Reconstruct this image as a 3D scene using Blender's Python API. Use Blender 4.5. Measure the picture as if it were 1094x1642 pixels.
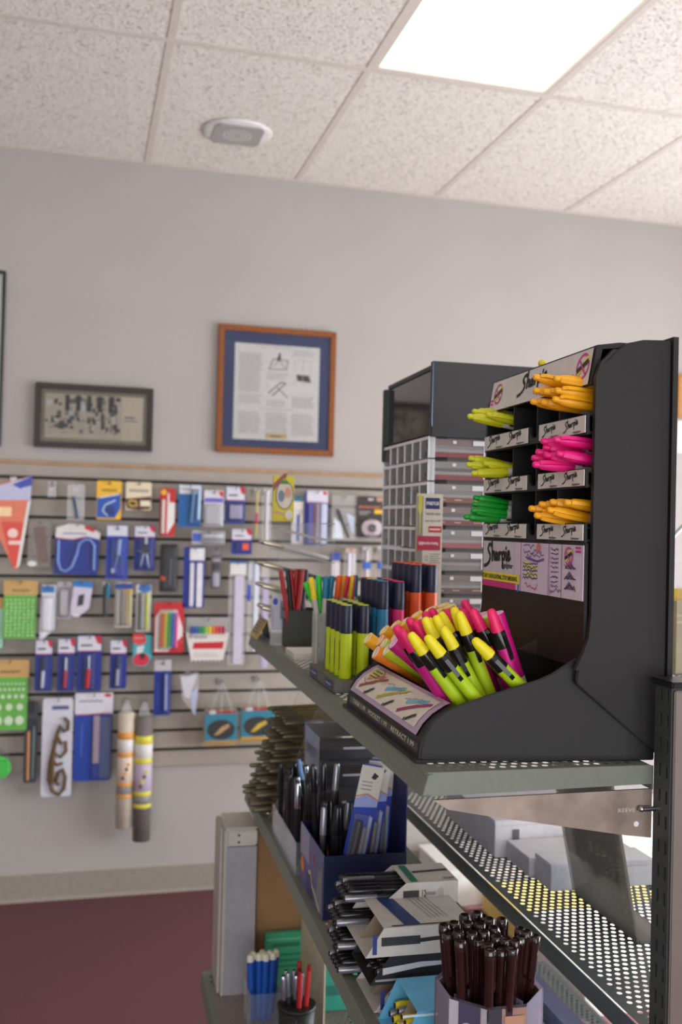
import bpy, bmesh, math, random
from mathutils import Vector, Matrix
random.seed(7)
S = bpy.context.scene
COL = S.collection
for o in list(bpy.data.objects):
    bpy.data.objects.remove(o)

# ------------------------------------------------------------------ camera
FPX, YAW, PIT, ROL = 1580.73, .2604, .0152, .0244
EYE, DW, HC = 1.464, 3.976, 2.887          # eye height, distance of the back wall, ceiling height
IW, IH = 1094, 1642
fw = Vector((math.sin(YAW)*math.cos(PIT), math.cos(YAW)*math.cos(PIT), math.sin(PIT)))
rt = Vector((math.cos(YAW), -math.sin(YAW), 0))
up = rt.cross(fw)
rt, up = rt*math.cos(ROL)+up*math.sin(ROL), up*math.cos(ROL)-rt*math.sin(ROL)
cam = bpy.data.cameras.new('camera')
cam.sensor_fit = 'VERTICAL'; cam.sensor_height = 36; cam.lens = FPX/IH*36
cam.clip_start = .05; cam.clip_end = 60
cam.dof.use_dof = True; cam.dof.focus_distance = 1.10; cam.dof.aperture_fstop = 6.3
co = bpy.data.objects.new('camera', cam); COL.objects.link(co)
co.matrix_world = Matrix.Translation((0, 0, EYE)) @ Matrix((rt, up, -fw)).transposed().to_4x4()
S.camera = co
# ------------------------------------------------------------------ view and light
S.view_settings.view_transform = 'Standard'; S.view_settings.look = 'None'
S.view_settings.gamma = 1; S.view_settings.use_curve_mapping = False
S.view_settings.exposure = -0.10
S.cycles.max_bounces = 10; S.cycles.transparent_max_bounces = 24
S.cycles.caustics_reflective = False; S.cycles.caustics_refractive = False
w = bpy.data.worlds.new('sky'); S.world = w; w.use_nodes = True
w.node_tree.nodes['Background'].inputs[0].default_value = (.75, .87, 1, 1)
w.node_tree.nodes['Background'].inputs[1].default_value = 1.6
sun = bpy.data.lights.new('sun', 'SUN'); sun.energy = 9; sun.angle = .01; sun.color = (1, .95, .86)
so = bpy.data.objects.new('sun', sun); COL.objects.link(so)
so.rotation_euler = Vector((-1, .12, -1.05)).to_track_quat('-Z', 'Y').to_euler()
def area(name, loc, dirv, sx, sy, e, c):
    l = bpy.data.lights.new(name, 'AREA'); l.shape = 'RECTANGLE'; l.size = sx; l.size_y = sy; l.energy = e; l.color = c
    o = bpy.data.objects.new(name, l); COL.objects.link(o); o.location = loc
    o.rotation_euler = Vector(dirv).to_track_quat('-Z', 'Y').to_euler()
area('daylight_right_window', (3.62, 1.6, 1.1), (-1, 0, .10), 3.6, 1.7, 155, (.95, .97, 1))
area('daylight_shop_front', (-.2, -3.22, 1.35), (0, 1, .36), 4.6, 2.2, 125, (.97, .98, 1))

# ------------------------------------------------------------------ helpers
G0 = Vector((.3286, .9051, EYE-.2592)); GA = .0294      # front near corner of the shelving and its turn
GU = Vector((math.cos(GA), -math.sin(GA), 0)); GV = Vector((math.sin(GA), math.cos(GA), 0)); GZ = Vector((0, 0, 1))
CAMP = Vector((0, 0, EYE))
def ray(x, y): return fw + rt*((x-IW/2)/FPX) + up*((IH/2-y)/FPX)
def WP(x, y, off=0):                      # photo point -> point on a plane parallel to the back wall
    d = ray(x, y); return CAMP + d*((DW-off)/d.y)
def G(u, v, z): return G0 + GU*u + GV*v + GZ*z       # shelving coordinates -> room
def GH(x, y, axis, val):                  # photo point -> shelving coordinates on a plane u, v or z = val
    d = ray(x, y); a = (GU, GV, GZ)[axis]
    q = CAMP + d*((val + (G0-CAMP).dot(a))/d.dot(a)) - G0
    return Vector((q.dot(GU), q.dot(GV), q.dot(GZ)))
RG = Matrix.Rotation(-GA, 4, 'Z')
def GM(u, v, z, rz=0): return Matrix.Translation(G(u, v, z)) @ RG @ Matrix.Rotation(rz, 4, 'Z')

def lin(c):
    c /= 255.0
    return c/12.92 if c <= .04045 else ((c+.055)/1.055)**2.4
MATS = {}
def mat(name, rgb, rough=.5, metal=0, var=.06, scale=60, bump=0, bscale=300, spec=.5, coat=0, emit=0, wave=None):
    if name in MATS: return MATS[name]
    m = bpy.data.materials.new(name); MATS[name] = m; m.use_nodes = True
    nt = m.node_tree; b = nt.nodes['Principled BSDF']
    c = [lin(x) for x in rgb]
    tc = nt.nodes.new('ShaderNodeTexCoord'); n = nt.nodes.new('ShaderNodeTexNoise')
    n.inputs['Scale'].default_value = scale; n.inputs['Detail'].default_value = 3
    nt.links.new(tc.outputs['Object'], n.inputs['Vector'])
    r = nt.nodes.new('ShaderNodeValToRGB'); nt.links.new(n.outputs['Fac'], r.inputs[0])
    r.color_ramp.elements[0].position = .3; r.color_ramp.elements[1].position = .7
    r.color_ramp.elements[0].color = [x*(1-var) for x in c]+[1]
    r.color_ramp.elements[1].color = [min(1, x*(1+var)) for x in c]+[1]
    nt.links.new(r.outputs[0], b.inputs['Base Color'])
    b.inputs['Roughness'].default_value = rough; b.inputs['Metallic'].default_value = metal
    b.inputs['Specular IOR Level'].default_value = spec; b.inputs['Coat Weight'].default_value = coat
    if bump:
        n2 = nt.nodes.new('ShaderNodeTexNoise'); n2.inputs['Scale'].default_value = bscale; n2.inputs['Detail'].default_value = 4
        nt.links.new(tc.outputs['Object'], n2.inputs['Vector'])
        bp = nt.nodes.new('ShaderNodeBump'); bp.inputs['Strength'].default_value = bump; bp.inputs['Distance'].default_value = .002
        nt.links.new(n2.outputs['Fac'], bp.inputs['Height']); nt.links.new(bp.outputs[0], b.inputs['Normal'])
    if emit:
        b.inputs['Emission Color'].default_value = c+[1]; b.inputs['Emission Strength'].default_value = emit
    return m
def K(r, g, b, rough=.45, **k):            # a colour on print, card or plastic
    return mat('tint_%d_%d_%d_%d' % (r, g, b, int(rough*100)), (r, g, b), rough, **k)
def clear(name, rgb=(235, 240, 245), body=.06, ior=1.45, rough=.06):
    if name in MATS: return MATS[name]
    m = bpy.data.materials.new(name); MATS[name] = m; m.use_nodes = True
    nt = m.node_tree; nt.nodes.clear()
    out = nt.nodes.new('ShaderNodeOutputMaterial'); mx = nt.nodes.new('ShaderNodeMixShader')
    tr = nt.nodes.new('ShaderNodeBsdfTransparent'); pr = nt.nodes.new('ShaderNodeBsdfPrincipled')
    pr.inputs['Base Color'].default_value = [lin(x) for x in rgb]+[1]; pr.inputs['Roughness'].default_value = rough
    fr = nt.nodes.new('ShaderNodeFresnel'); fr.inputs[0].default_value = ior
    ad = nt.nodes.new('ShaderNodeMath'); ad.inputs[1].default_value = body; ad.use_clamp = True
    n = nt.nodes.new('ShaderNodeTexNoise'); n.inputs['Scale'].default_value = 30
    mu = nt.nodes.new('ShaderNodeMath'); mu.operation = 'MULTIPLY'; mu.inputs[1].default_value = body*.5
    ad2 = nt.nodes.new('ShaderNodeMath')
    nt.links.new(n.outputs['Fac'], mu.inputs[0]); nt.links.new(fr.outputs[0], ad2.inputs[0]); nt.links.new(mu.outputs[0], ad2.inputs[1])
    nt.links.new(ad2.outputs[0], ad.inputs[0]); nt.links.new(ad.outputs[0], mx.inputs[0])
    nt.links.new(tr.outputs[0], mx.inputs[1]); nt.links.new(pr.outputs[0], mx.inputs[2]); nt.links.new(mx.outputs[0], out.inputs[0])
    return m

TXT = {}
def textmesh(s, bold=0, shear=0):
    k = (s, bold, shear)
    if k not in TXT:
        c = bpy.data.curves.new('lettering', 'FONT'); c.body = s; c.size = 1; c.resolution_u = 2; c.offset = bold; c.shear = shear
        o = bpy.data.objects.new('lettering', c); COL.objects.link(o)
        me = bpy.data.meshes.new_from_object(o.evaluated_get(bpy.context.evaluated_depsgraph_get()))
        vs = [(v.co.x, v.co.y) for v in me.vertices]; fs = [tuple(p.vertices) for p in me.polygons]
        bpy.data.objects.remove(o); bpy.data.curves.remove(c); bpy.data.meshes.remove(me)
        x0 = min([v[0] for v in vs] or [0]); x1 = max([v[0] for v in vs] or [1])
        TXT[k] = (vs, fs, x0, x1)
    return TXT[k]
# a brush-script word as pen strokes, about 3.2 wide and 1.6 tall
SCRIPT = [[(.78, 1.12), (.70, 1.22), (.52, 1.16), (.42, .98), (.50, .82), (.66, .66), (.68, .46), (.54, .24), (.30, .10), (.02, .04)],
          [(.86, 1.36), (.90, .9), (.92, .36)], [(.92, .62), (1.02, .80), (1.12, .78), (1.14, .40)],
          [(1.46, .72), (1.34, .78), (1.24, .62), (1.28, .42), (1.40, .44), (1.48, .70), (1.52, .40)],
          [(1.64, .80), (1.70, .42)], [(1.66, .62), (1.76, .80), (1.86, .78)],
          [(1.96, .82), (2.02, .40), (2.06, .02)], [(2.00, .70), (2.14, .84), (2.26, .70), (2.20, .48), (2.06, .46)],
          [(2.36, .84), (2.42, .46), (2.50, .42)], [(2.36, 1.06), (2.40, 1.04)],
          [(2.56, .62), (2.72, .72), (2.70, .88), (2.58, .84), (2.56, .58), (2.66, .44), (2.84, .56)]]

class MB:
    def __init__(s, M=None): s.v = []; s.f = []; s.mi = []; s.sm = []; s.mats = []; s.M = M
    def add(s, vs, fs, m, smooth=False):
        if m not in s.mats: s.mats.append(m)
        i = s.mats.index(m); b = len(s.v)
        s.v += [tuple(s.M @ Vector(p)) for p in vs] if s.M else [tuple(p) for p in vs]
        for f in fs: s.f.append([b+k for k in f]); s.mi.append(i); s.sm.append(smooth)
        return s
    def box(s, x0, x1, y0, y1, z0, z1, m):
        return s.add([(x0, y0, z0), (x1, y0, z0), (x1, y1, z0), (x0, y1, z0), (x0, y0, z1), (x1, y0, z1), (x1, y1, z1), (x0, y1, z1)],
                     [(3, 2, 1, 0), (4, 5, 6, 7), (0, 1, 5, 4), (1, 2, 6, 5), (2, 3, 7, 6), (3, 0, 4, 7)], m)
    def prism(s, poly, a, b, ax, m, side=None):
        f = {'x': lambda p, t: (t, p[0], p[1]), 'y': lambda p, t: (p[0], t, p[1]), 'z': lambda p, t: (p[0], p[1], t)}[ax]
        n = len(poly); vs = [f(p, a) for p in poly]+[f(p, b) for p in poly]
        s.add(vs, [tuple(range(n-1, -1, -1)), tuple(range(n, 2*n))], m)
        return s.add(vs, [(i, (i+1) % n, n+(i+1) % n, n+i) for i in range(n)], side or m)
    def frame(s, p0, p1):
        d = (Vector(p1)-Vector(p0)).normalized(); a = d.orthogonal().normalized(); return a, d.cross(a)
    def cyl(s, p0, p1, r0, r1, n, m, cap=None, caps=True):
        p0 = Vector(p0); p1 = Vector(p1); a, b = s.frame(p0, p1); vs = []
        for p, r in ((p0, r0), (p1, r1)):
            vs += [p+(a*math.cos(2*math.pi*k/n)+b*math.sin(2*math.pi*k/n))*r for k in range(n)]
        s.add(vs, [(k, (k+1) % n, n+(k+1) % n, n+k) for k in range(n)], m, True)
        if caps: s.add(vs, [tuple(range(n-1, -1, -1)), tuple(range(n, 2*n))], cap or m)
        return s
    def lathe(s, prof, n, m, c=(0, 0, 0)):       # prof [(r, z)] about z
        vs = []
        for r, z in prof: vs += [(c[0]+r*math.cos(2*math.pi*k/n), c[1]+r*math.sin(2*math.pi*k/n), c[2]+z) for k in range(n)]
        fs = [(j*n+k, j*n+(k+1) % n, (j+1)*n+(k+1) % n, (j+1)*n+k) for j in range(len(prof)-1) for k in range(n)]
        s.add(vs, fs, m, True)
        return s.add(vs, [tuple(range(n-1, -1, -1)), tuple(range((len(prof)-1)*n, len(prof)*n))], m)
    def tube(s, pts, r, n, m):
        pts = [Vector(p) for p in pts]; vs = []; ref = None
        for i, p in enumerate(pts):
            d = (pts[min(i+1, len(pts)-1)]-pts[max(i-1, 0)]).normalized()
            a = d.orthogonal().normalized() if ref is None else (ref-d*ref.dot(d)).normalized()
            ref = a; b = d.cross(a); rr = r[i] if isinstance(r, (list, tuple)) else r
            vs += [p+(a*math.cos(2*math.pi*k/n)+b*math.sin(2*math.pi*k/n))*rr for k in range(n)]
        s.add(vs, [(j*n+k, j*n+(k+1) % n, (j+1)*n+(k+1) % n, (j+1)*n+k) for j in range(len(pts)-1) for k in range(n)], m, True)
        return s.add(vs, [tuple(range(n-1, -1, -1)), tuple(range((len(pts)-1)*n, len(pts)*n))], m)
    def ell(s, c, rx, ry, rz, m, nu=12, nv=8):
        vs = []; fs = []
        for j in range(nv+1):
            t = math.pi*j/nv
            vs += [(c[0]+rx*math.sin(t)*math.cos(2*math.pi*k/nu), c[1]+ry*math.sin(t)*math.sin(2*math.pi*k/nu), c[2]+rz*math.cos(t)) for k in range(nu)]
        fs = [(j*nu+k, (j+1)*nu+k, (j+1)*nu+(k+1) % nu, j*nu+(k+1) % nu) for j in range(nv) for k in range(nu)]
        return s.add(vs, fs, m, True)
    # flat print, placed with T: columns are right, up, outward and origin
    def flat(s, T, pts, m, lift=0): return s.add([T @ Vector((p[0], p[1], lift)) for p in pts], [tuple(range(len(pts)))], m)
    def rect(s, T, x0, y0, x1, y1, m, lift=0): return s.flat(T, [(x0, y0), (x1, y0), (x1, y1), (x0, y1)], m, lift)
    def disc(s, T, cx, cy, rx, ry, m, lift=0, n=20): return s.flat(T, [(cx+rx*math.cos(2*math.pi*k/n), cy+ry*math.sin(2*math.pi*k/n)) for k in range(n)], m, lift)
    def ring(s, T, cx, cy, r0, r1, m, lift=0, n=24, asp=1):
        for k in range(n):
            a, b = 2*math.pi*k/n, 2*math.pi*(k+1)/n
            s.flat(T, [(cx+r*math.cos(t)*asp, cy+r*math.sin(t)) for r, t in ((r0, a), (r1, a), (r1, b), (r0, b))], m, lift)
        return s
    def text(s, T, x, y, h, t, m, lift=.0002, w=None, bold=0, shear=0):     # h is the letter size, w squeezes to a width
        vs, fs, x0, x1 = textmesh(t, bold, shear); k = h/.72; kx = k if w is None else w/max(1e-6, x1-x0)
        return s.add([T @ Vector((x+(p[0]-x0)*kx, y+p[1]*k, lift)) for p in vs], fs, m)
    def line(s, T, pts, wd, m, lift=.0002):
        for (ax, ay), (bx, by) in zip(pts, pts[1:]):
            d = math.hypot(bx-ax, by-ay) or 1e-9; nx, ny = -(by-ay)/d*wd/2, (bx-ax)/d*wd/2; ex, ey = (bx-ax)/d*wd*.3, (by-ay)/d*wd*.3
            s.flat(T, [(ax+nx-ex, ay+ny-ey), (ax-nx-ex, ay-ny-ey), (bx-nx+ex, by-ny+ey), (bx+nx+ex, by+ny+ey)], m, lift)
        return s
    def script(s, T, x, y, wd, m, lift=.0003, hk=1, st=.085, slope=.12):
        k = wd/2.9
        for p in SCRIPT: s.line(T, [(x+a*k, y+(b*hk+a*slope)*k) for a, b in p], st*k, m, lift)
        return s
    def mesh(s, name, bevel=0, seg=2):
        me = bpy.data.meshes.new(name); me.from_pydata(s.v, [], s.f)
        for m in s.mats: me.materials.append(m)
        me.polygons.foreach_set('material_index', s.mi); me.polygons.foreach_set('use_smooth', s.sm); me.update()
        if bevel:
            bm = bmesh.new(); bm.from_mesh(me); bmesh.ops.remove_doubles(bm, verts=bm.verts, dist=1e-6)
            es = [e for e in bm.edges if len(e.link_faces) == 2 and e.calc_face_angle(0) > .5]
            bmesh.ops.bevel(bm, geom=es, offset=bevel, segments=seg, affect='EDGES', clamp_overlap=True); bm.to_mesh(me); bm.free()
        return me
    def build(s, name, parent=None, bevel=0, seg=2, M=None):
        o = bpy.data.objects.new(name, s.mesh(name, bevel, seg)); COL.objects.link(o)
        if parent: o.parent = parent
        if M is not None: o.matrix_basis = M
        return o
def tag(o, label=None, cat=None, group=None, kind=None):
    for k, x in (('label', label), ('category', cat), ('group', group), ('kind', kind)):
        if x: o[k] = x
    return o
def thing(name, label, cat, M, group=None):
    o = bpy.data.objects.new(name, None); COL.objects.link(o); o.empty_display_size = .02
    o.matrix_basis = M; return tag(o, label, cat, group)
def place(proto, name, label, cat, M, group=None):     # proto: list of (part name, mesh, index of the parent part or None)
    r = thing(name, label, cat, M, group); made = []
    for pn, me, pi in proto:
        o = bpy.data.objects.new(pn, me); COL.objects.link(o); o.parent = r if pi is None else made[pi]; made.append(o)
    return r
def aim(p, q, roll=0):                                 # z axis from p towards q
    d = (Vector(q)-Vector(p)).normalized()
    return Matrix.Translation(p) @ d.to_track_quat('Z', 'Y').to_matrix().to_4x4() @ Matrix.Rotation(roll, 4, 'Z')
def TF(o, x, y):                                        # print plane from origin, right and up
    x = Vector(x).normalized(); y = Vector(y).normalized(); z = x.cross(y)
    return Matrix(((x[0], y[0], z[0], o[0]), (x[1], y[1], z[1], o[1]), (x[2], y[2], z[2], o[2]), (0, 0, 0, 1)))
WHITE = K(232, 230, 226); INK = K(24, 22, 26); CARD = K(222, 214, 200, .7); CLEAR = clear('clear_plastic', body=.008, ior=1.28); CLEARW = clear('milky_plastic', (240, 240, 240), .12, 1.45, .12)
CHROME = mat('chrome', (190, 190, 190), .2, 1); BLK = mat('black_plastic', (34, 33, 35), .5, bump=.25, bscale=900)

# ================================================================== the room
XL, XR, YF = -3.0, 3.5, -3.1
def wallmat():
    m = mat('painted_wall', (176, 169, 165), .75, var=.025, scale=3, bump=.35, bscale=70); return m
PAINT = wallmat()
CARPET = mat('maroon_carpet', (112, 76, 82), .95, var=.35, scale=260, bump=.8, bscale=500, spec=.1)
tag(MB().box(XL, XR, YF, DW, -.1, 0, CARPET).build('floor'), kind='structure')
tag(MB().box(XL, XR, DW, DW+.12, 0, HC, PAINT).build('wall_back'), kind='structure')
tag(MB().box(XL-.12, XL, YF, DW, 0, HC, PAINT).build('wall_left'), kind='structure')
rw = MB(); y0, y1, z0, z1 = -.2, 3.4, .25, 2.25
rw.box(XR, XR+.12, YF, y0, 0, HC, PAINT).box(XR, XR+.12, y1, DW, 0, HC, PAINT).box(XR, XR+.12, y0, y1, 0, z0, PAINT).box(XR, XR+.12, y0, y1, z1, HC, PAINT)
tag(rw.build('wall_right'), kind='structure')
ALU = mat('window_aluminium', (150, 150, 150), .35, .8)
wn = MB()
for a in (y0, 1.0, 2.2, y1-.05): wn.box(XR+.03, XR+.09, a, a+.05, z0, z1, ALU)
wn.box(XR+.03, XR+.09, y0, y1, z0, z0+.05, ALU).box(XR+.03, XR+.09, y0, y1, z1-.05, z1, ALU)
tag(wn.build('window_1'), kind='structure')
fwl = MB(); x0, x1, z0, z1 = -2.5, 2.1, .25, 2.45
fwl.box(XL, x0, YF-.12, YF, 0, HC, PAINT).box(x1, XR, YF-.12, YF, 0, HC, PAINT).box(x0, x1, YF-.12, YF, 0, z0, PAINT).box(x0, x1, YF-.12, YF, z1, HC, PAINT)
tag(fwl.build('wall_front'), kind='structure')
wn = MB()
for a in (x0, -1.0, .55, x1-.05): wn.box(a, a+.05, YF-.09, YF-.03, z0, z1, ALU)
wn.box(x0, x1, YF-.09, YF-.03, z0, z0+.05, ALU).box(x0, x1, YF-.09, YF-.03, z1-.05, z1, ALU)
tag(wn.build('window_2'), kind='structure')
BASEB = mat('baseboard_vinyl', (150, 140, 128), .5)
tag(MB().prism([(DW, 0), (DW-.014, 0), (DW-.008, .012), (DW-.006, .098), (DW, .102)], XL, XR, 'x', BASEB).build('baseboard_back'), kind='structure')

# ceiling: a slab, lay-in tiles and the grid that carries them
def tilemat():
    m = bpy.data.materials.new('fissured_tile'); m.use_nodes = True; nt = m.node_tree; b = nt.nodes['Principled BSDF']
    tc = nt.nodes.new('ShaderNodeTexCoord'); mp = nt.nodes.new('ShaderNodeMapping'); mp.inputs['Scale'].default_value = (1, 2.6, 1)
    n = nt.nodes.new('ShaderNodeTexNoise'); n.inputs['Scale'].default_value = 105; n.inputs['Detail'].default_value = 5; n.inputs['Roughness'].default_value = .62
    nt.links.new(tc.outputs['Object'], mp.inputs[0]); nt.links.new(mp.outputs[0], n.inputs['Vector'])
    r = nt.nodes.new('ShaderNodeValToRGB'); nt.links.new(n.outputs['Fac'], r.inputs[0])
    e = r.color_ramp.elements; e[0].position = .375; e[0].color = (lin(132), lin(112), lin(92), 1); e[1].position = .42; e[1].color = (lin(246), lin(240), lin(232), 1)
    n2 = nt.nodes.new('ShaderNodeTexNoise'); n2.inputs['Scale'].default_value = 150; nt.links.new(tc.outputs['Object'], n2.inputs['Vector'])
    bp = nt.nodes.new('ShaderNodeBump'); bp.inputs['Strength'].default_value = .9; bp.inputs['Distance'].default_value = .004
    ad = nt.nodes.new('ShaderNodeMath'); nt.links.new(r.outputs[0], ad.inputs[0]); nt.links.new(n2.outputs['Fac'], ad.inputs[1])
    nt.links.new(ad.outputs[0], bp.inputs['Height']); nt.links.new(bp.outputs[0], b.inputs['Normal'])
    nt.links.new(r.outputs[0], b.inputs['Base Color']); b.inputs['Roughness'].default_value = .9
    return m
TILE = tilemat(); BAR = mat('grid_paint', (220, 212, 202), .5)
ceil = tag(MB().box(XL, XR, YF, DW, HC+.06, HC+.16, PAINT).build('ceiling'), kind='structure')
TX, TX0, CY = .6096, .2259, DW-1.0466
xs = [XL]+[TX0+i*TX for i in range(-6, 7) if XL+.05 < TX0+i*TX < XR-.05]+[XR]
ys = [DW]+[CY-1.2192*i for i in range(0, 6) if CY-1.2192*i > YF+.1]+[YF]
LAMPS = set()
for i in range(len(xs)-1):
    cx = (xs[i]+xs[i+1])/2
    k = round((cx-TX0)/TX-.5)
    for j in range(len(ys)-1):
        lamp = (k in (1,) and j in (1, 3)) or (k in (-3,) and j in (1, 3)) or (k in (4,) and j in (1, 3))
        if lamp:
            LAMPS.add((xs[i], xs[i+1], ys[j+1], ys[j])); continue
        t = MB().box(xs[i]+.004, xs[i+1]-.004, ys[j+1]+.004, ys[j]-.004, HC+.002, HC+.017, TILE).build('tile', ceil)
for x in xs[1:-1]: MB().box(x-.012, x+.012, YF, DW, HC-.0005, HC+.0015, BAR).box(x-.0015, x+.0015, YF, DW, HC+.0015, HC+.035, BAR).build('grid_bar', ceil)
for y in ys[1:-1]: MB().box(XL, XR, y-.012, y+.012, HC-.0009, HC+.0011, BAR).box(XL, XR, y-.0015, y+.0015, HC+.0015, HC+.035, BAR).build('grid_bar', ceil)
MB().box(XL, XR, DW-.022, DW, HC-.0012, HC+.0008, BAR).build('wall_angle', ceil)
DIFF = mat('lamp_diffuser', (255, 246, 226), .4, emit=1.3)
for n_, (a, b, c, d) in enumerate(sorted(LAMPS)):
    seen = abs(a-(TX0+TX)) < .01 and abs(d-CY) < .01
    r = thing('ceiling_light', 'bright fluorescent troffer panel in the ceiling grid' if seen else 'fluorescent troffer panel out of view, %s from the left rear corner' % ('first', 'second', 'third', 'fourth', 'fifth', 'sixth')[n_], 'light', Matrix.Translation(((a+b)/2, (c+d)/2, HC)))
    hx, hy = (b-a)/2-.006, (d-c)/2-.006
    f = MB()
    f.box(-hx, hx, -hy, -hy+.018, .0005, .05, BAR).box(-hx, hx, hy-.018, hy, .0005, .05, BAR).box(-hx, -hx+.018, -hy+.018, hy-.018, .0005, .05, BAR).box(hx-.018, hx, -hy+.018, hy-.018, .0005, .05, BAR).box(-hx, hx, -hy, hy, .05, .055, BAR)
    f.build('frame', r)
    MB().box(-hx+.018, hx-.018, -hy+.018, hy-.018, .006, .01, DIFF).build('diffuser', r)

# ceiling loudspeaker
SPK = mat('speaker_white', (232, 230, 228), .5); GRL = mat('speaker_grille', (172, 169, 166), .6, .0, var=.25, scale=700)
p = CAMP + ray(381, 212)*((HC-EYE)/ray(381, 212).z)
r = thing('ceiling_speaker', 'round white ceiling loudspeaker with a perforated square grille', 'speaker', Matrix.Translation((p.x, p.y, HC)))
MB().lathe([(.118, .0), (.127, -.001), (.124, -.006), (.114, -.010), (.0, -.0112)], 40, SPK).build('rim', r)
g = MB(); g.prism([(a*.088+b*0, c*.088) for a, b, c in ((-1, 0, -.8), (-.8, 0, -1), (.8, 0, -1), (1, 0, -.8), (1, 0, .8), (.8, 0, 1), (-.8, 0, 1), (-1, 0, .8))], -.0135, -.011, 'z', GRL)
g.build('grille', r)
h = MB(); T = TF((0, 0, -.0137), (1, 0, 0), (0, -1, 0))
for rr in (.02, .035, .05): h.ring(T, 0, 0, rr-.004, rr, SPK)
h.build('grille_rings', r)
for a in range(4):
    t = math.pi/4+a*math.pi/2
    MB().lathe([(.004, 0), (.004, -.003), (.002, -.004)], 8, INK, (.106*math.cos(t), .106*math.sin(t), -.0102)).build('screw', r)

# slat wall
SLAT = mat('slat_laminate', (164, 154, 144), .55, var=.05, scale=25); GRV = mat('shaded_groove_insert', (24, 21, 20), .6)
STRIP = mat('oak_trim', (176, 140, 104), .5, var=.15, scale=30)
sx0, sx1 = -1.6, 2.05; ztop, zbot = 1.676, .502; zg0, pitch = 1.625, .0756
SW = thing('slat_wall', 'grey slat wall panel with dark grooves below the framed pictures', 'slat wall', Matrix.Translation(((sx0+sx1)/2, DW, zbot)))
hw = (sx1-sx0)/2
MB().box(-hw, hw, -.008, 0, 0, ztop-zbot, GRV).build('backing', SW)  # near-black: dark insert with the grooves' shade put into its colour
edges = [ztop]+[zg0-i*pitch for i in range(15)]+[zbot]
for i in range(16):
    a = edges[i]-(0 if i == 0 else .006)-zbot; b = edges[i+1]+(0 if i == 15 else .006)-zbot
    prof = [(-.0081, b), (-.018, b), (-.019, b+.001), (-.019, a-.001), (-.018, a), (-.0081, a)]
    MB().prism(prof, -hw, hw, 'x', SLAT).build('slat', SW)
MB().prism([(-.0005, ztop-zbot), (-.022, ztop-zbot), (-.024, ztop-zbot+.004), (-.022, ztop-zbot+.012), (-.0005, ztop-zbot+.014)], -hw, hw, 'x', STRIP).build('top_trim', SW)
FACE = .019

# framed pictures
def frame(name, label, box, prof, fm, depth, mats_fn, off=0):
    x0, y0, x1, y1 = box; xm, ym = (x0+x1)/2, (y0+y1)/2
    wd = (WP(x1, ym)-WP(x0, ym)).x; ht = WP(xm, y0).z-WP(xm, y1).z; b = WP(xm, y1)
    r = thing(name, label, 'picture', Matrix.Translation((WP(xm, ym).x, DW-.002, b.z)))
    a = wd/2
    for pts in ([(-a, 0), (a, 0), (a-prof, prof), (-a+prof, prof)], [(-a, ht), (-a+prof, ht-prof), (a-prof, ht-prof), (a, ht)],
                [(-a, 0), (-a+prof, prof), (-a+prof, ht-prof), (-a, ht)], [(a, 0), (a, ht), (a-prof, ht-prof), (a-prof, prof)]):
        MB().prism(pts, 0, -depth, 'y', fm).build('frame_rail', r, bevel=.002)
    mats_fn(r, a, ht, prof, depth)
    MB().box(-a+prof-.001, a-prof+.001, -depth*.6-.002, -depth*.6, prof-.001, ht-prof+.001, clear('picture_glass', body=.0, rough=.01)).build('glass', r)
    return r
WOOD = mat('orange_oak', (134, 72, 8), .55, var=.3, scale=90); NAVY = K(34, 46, 98, .8); PAPER = K(226, 222, 218, .8); GTX = K(198, 194, 190, .8)
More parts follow.
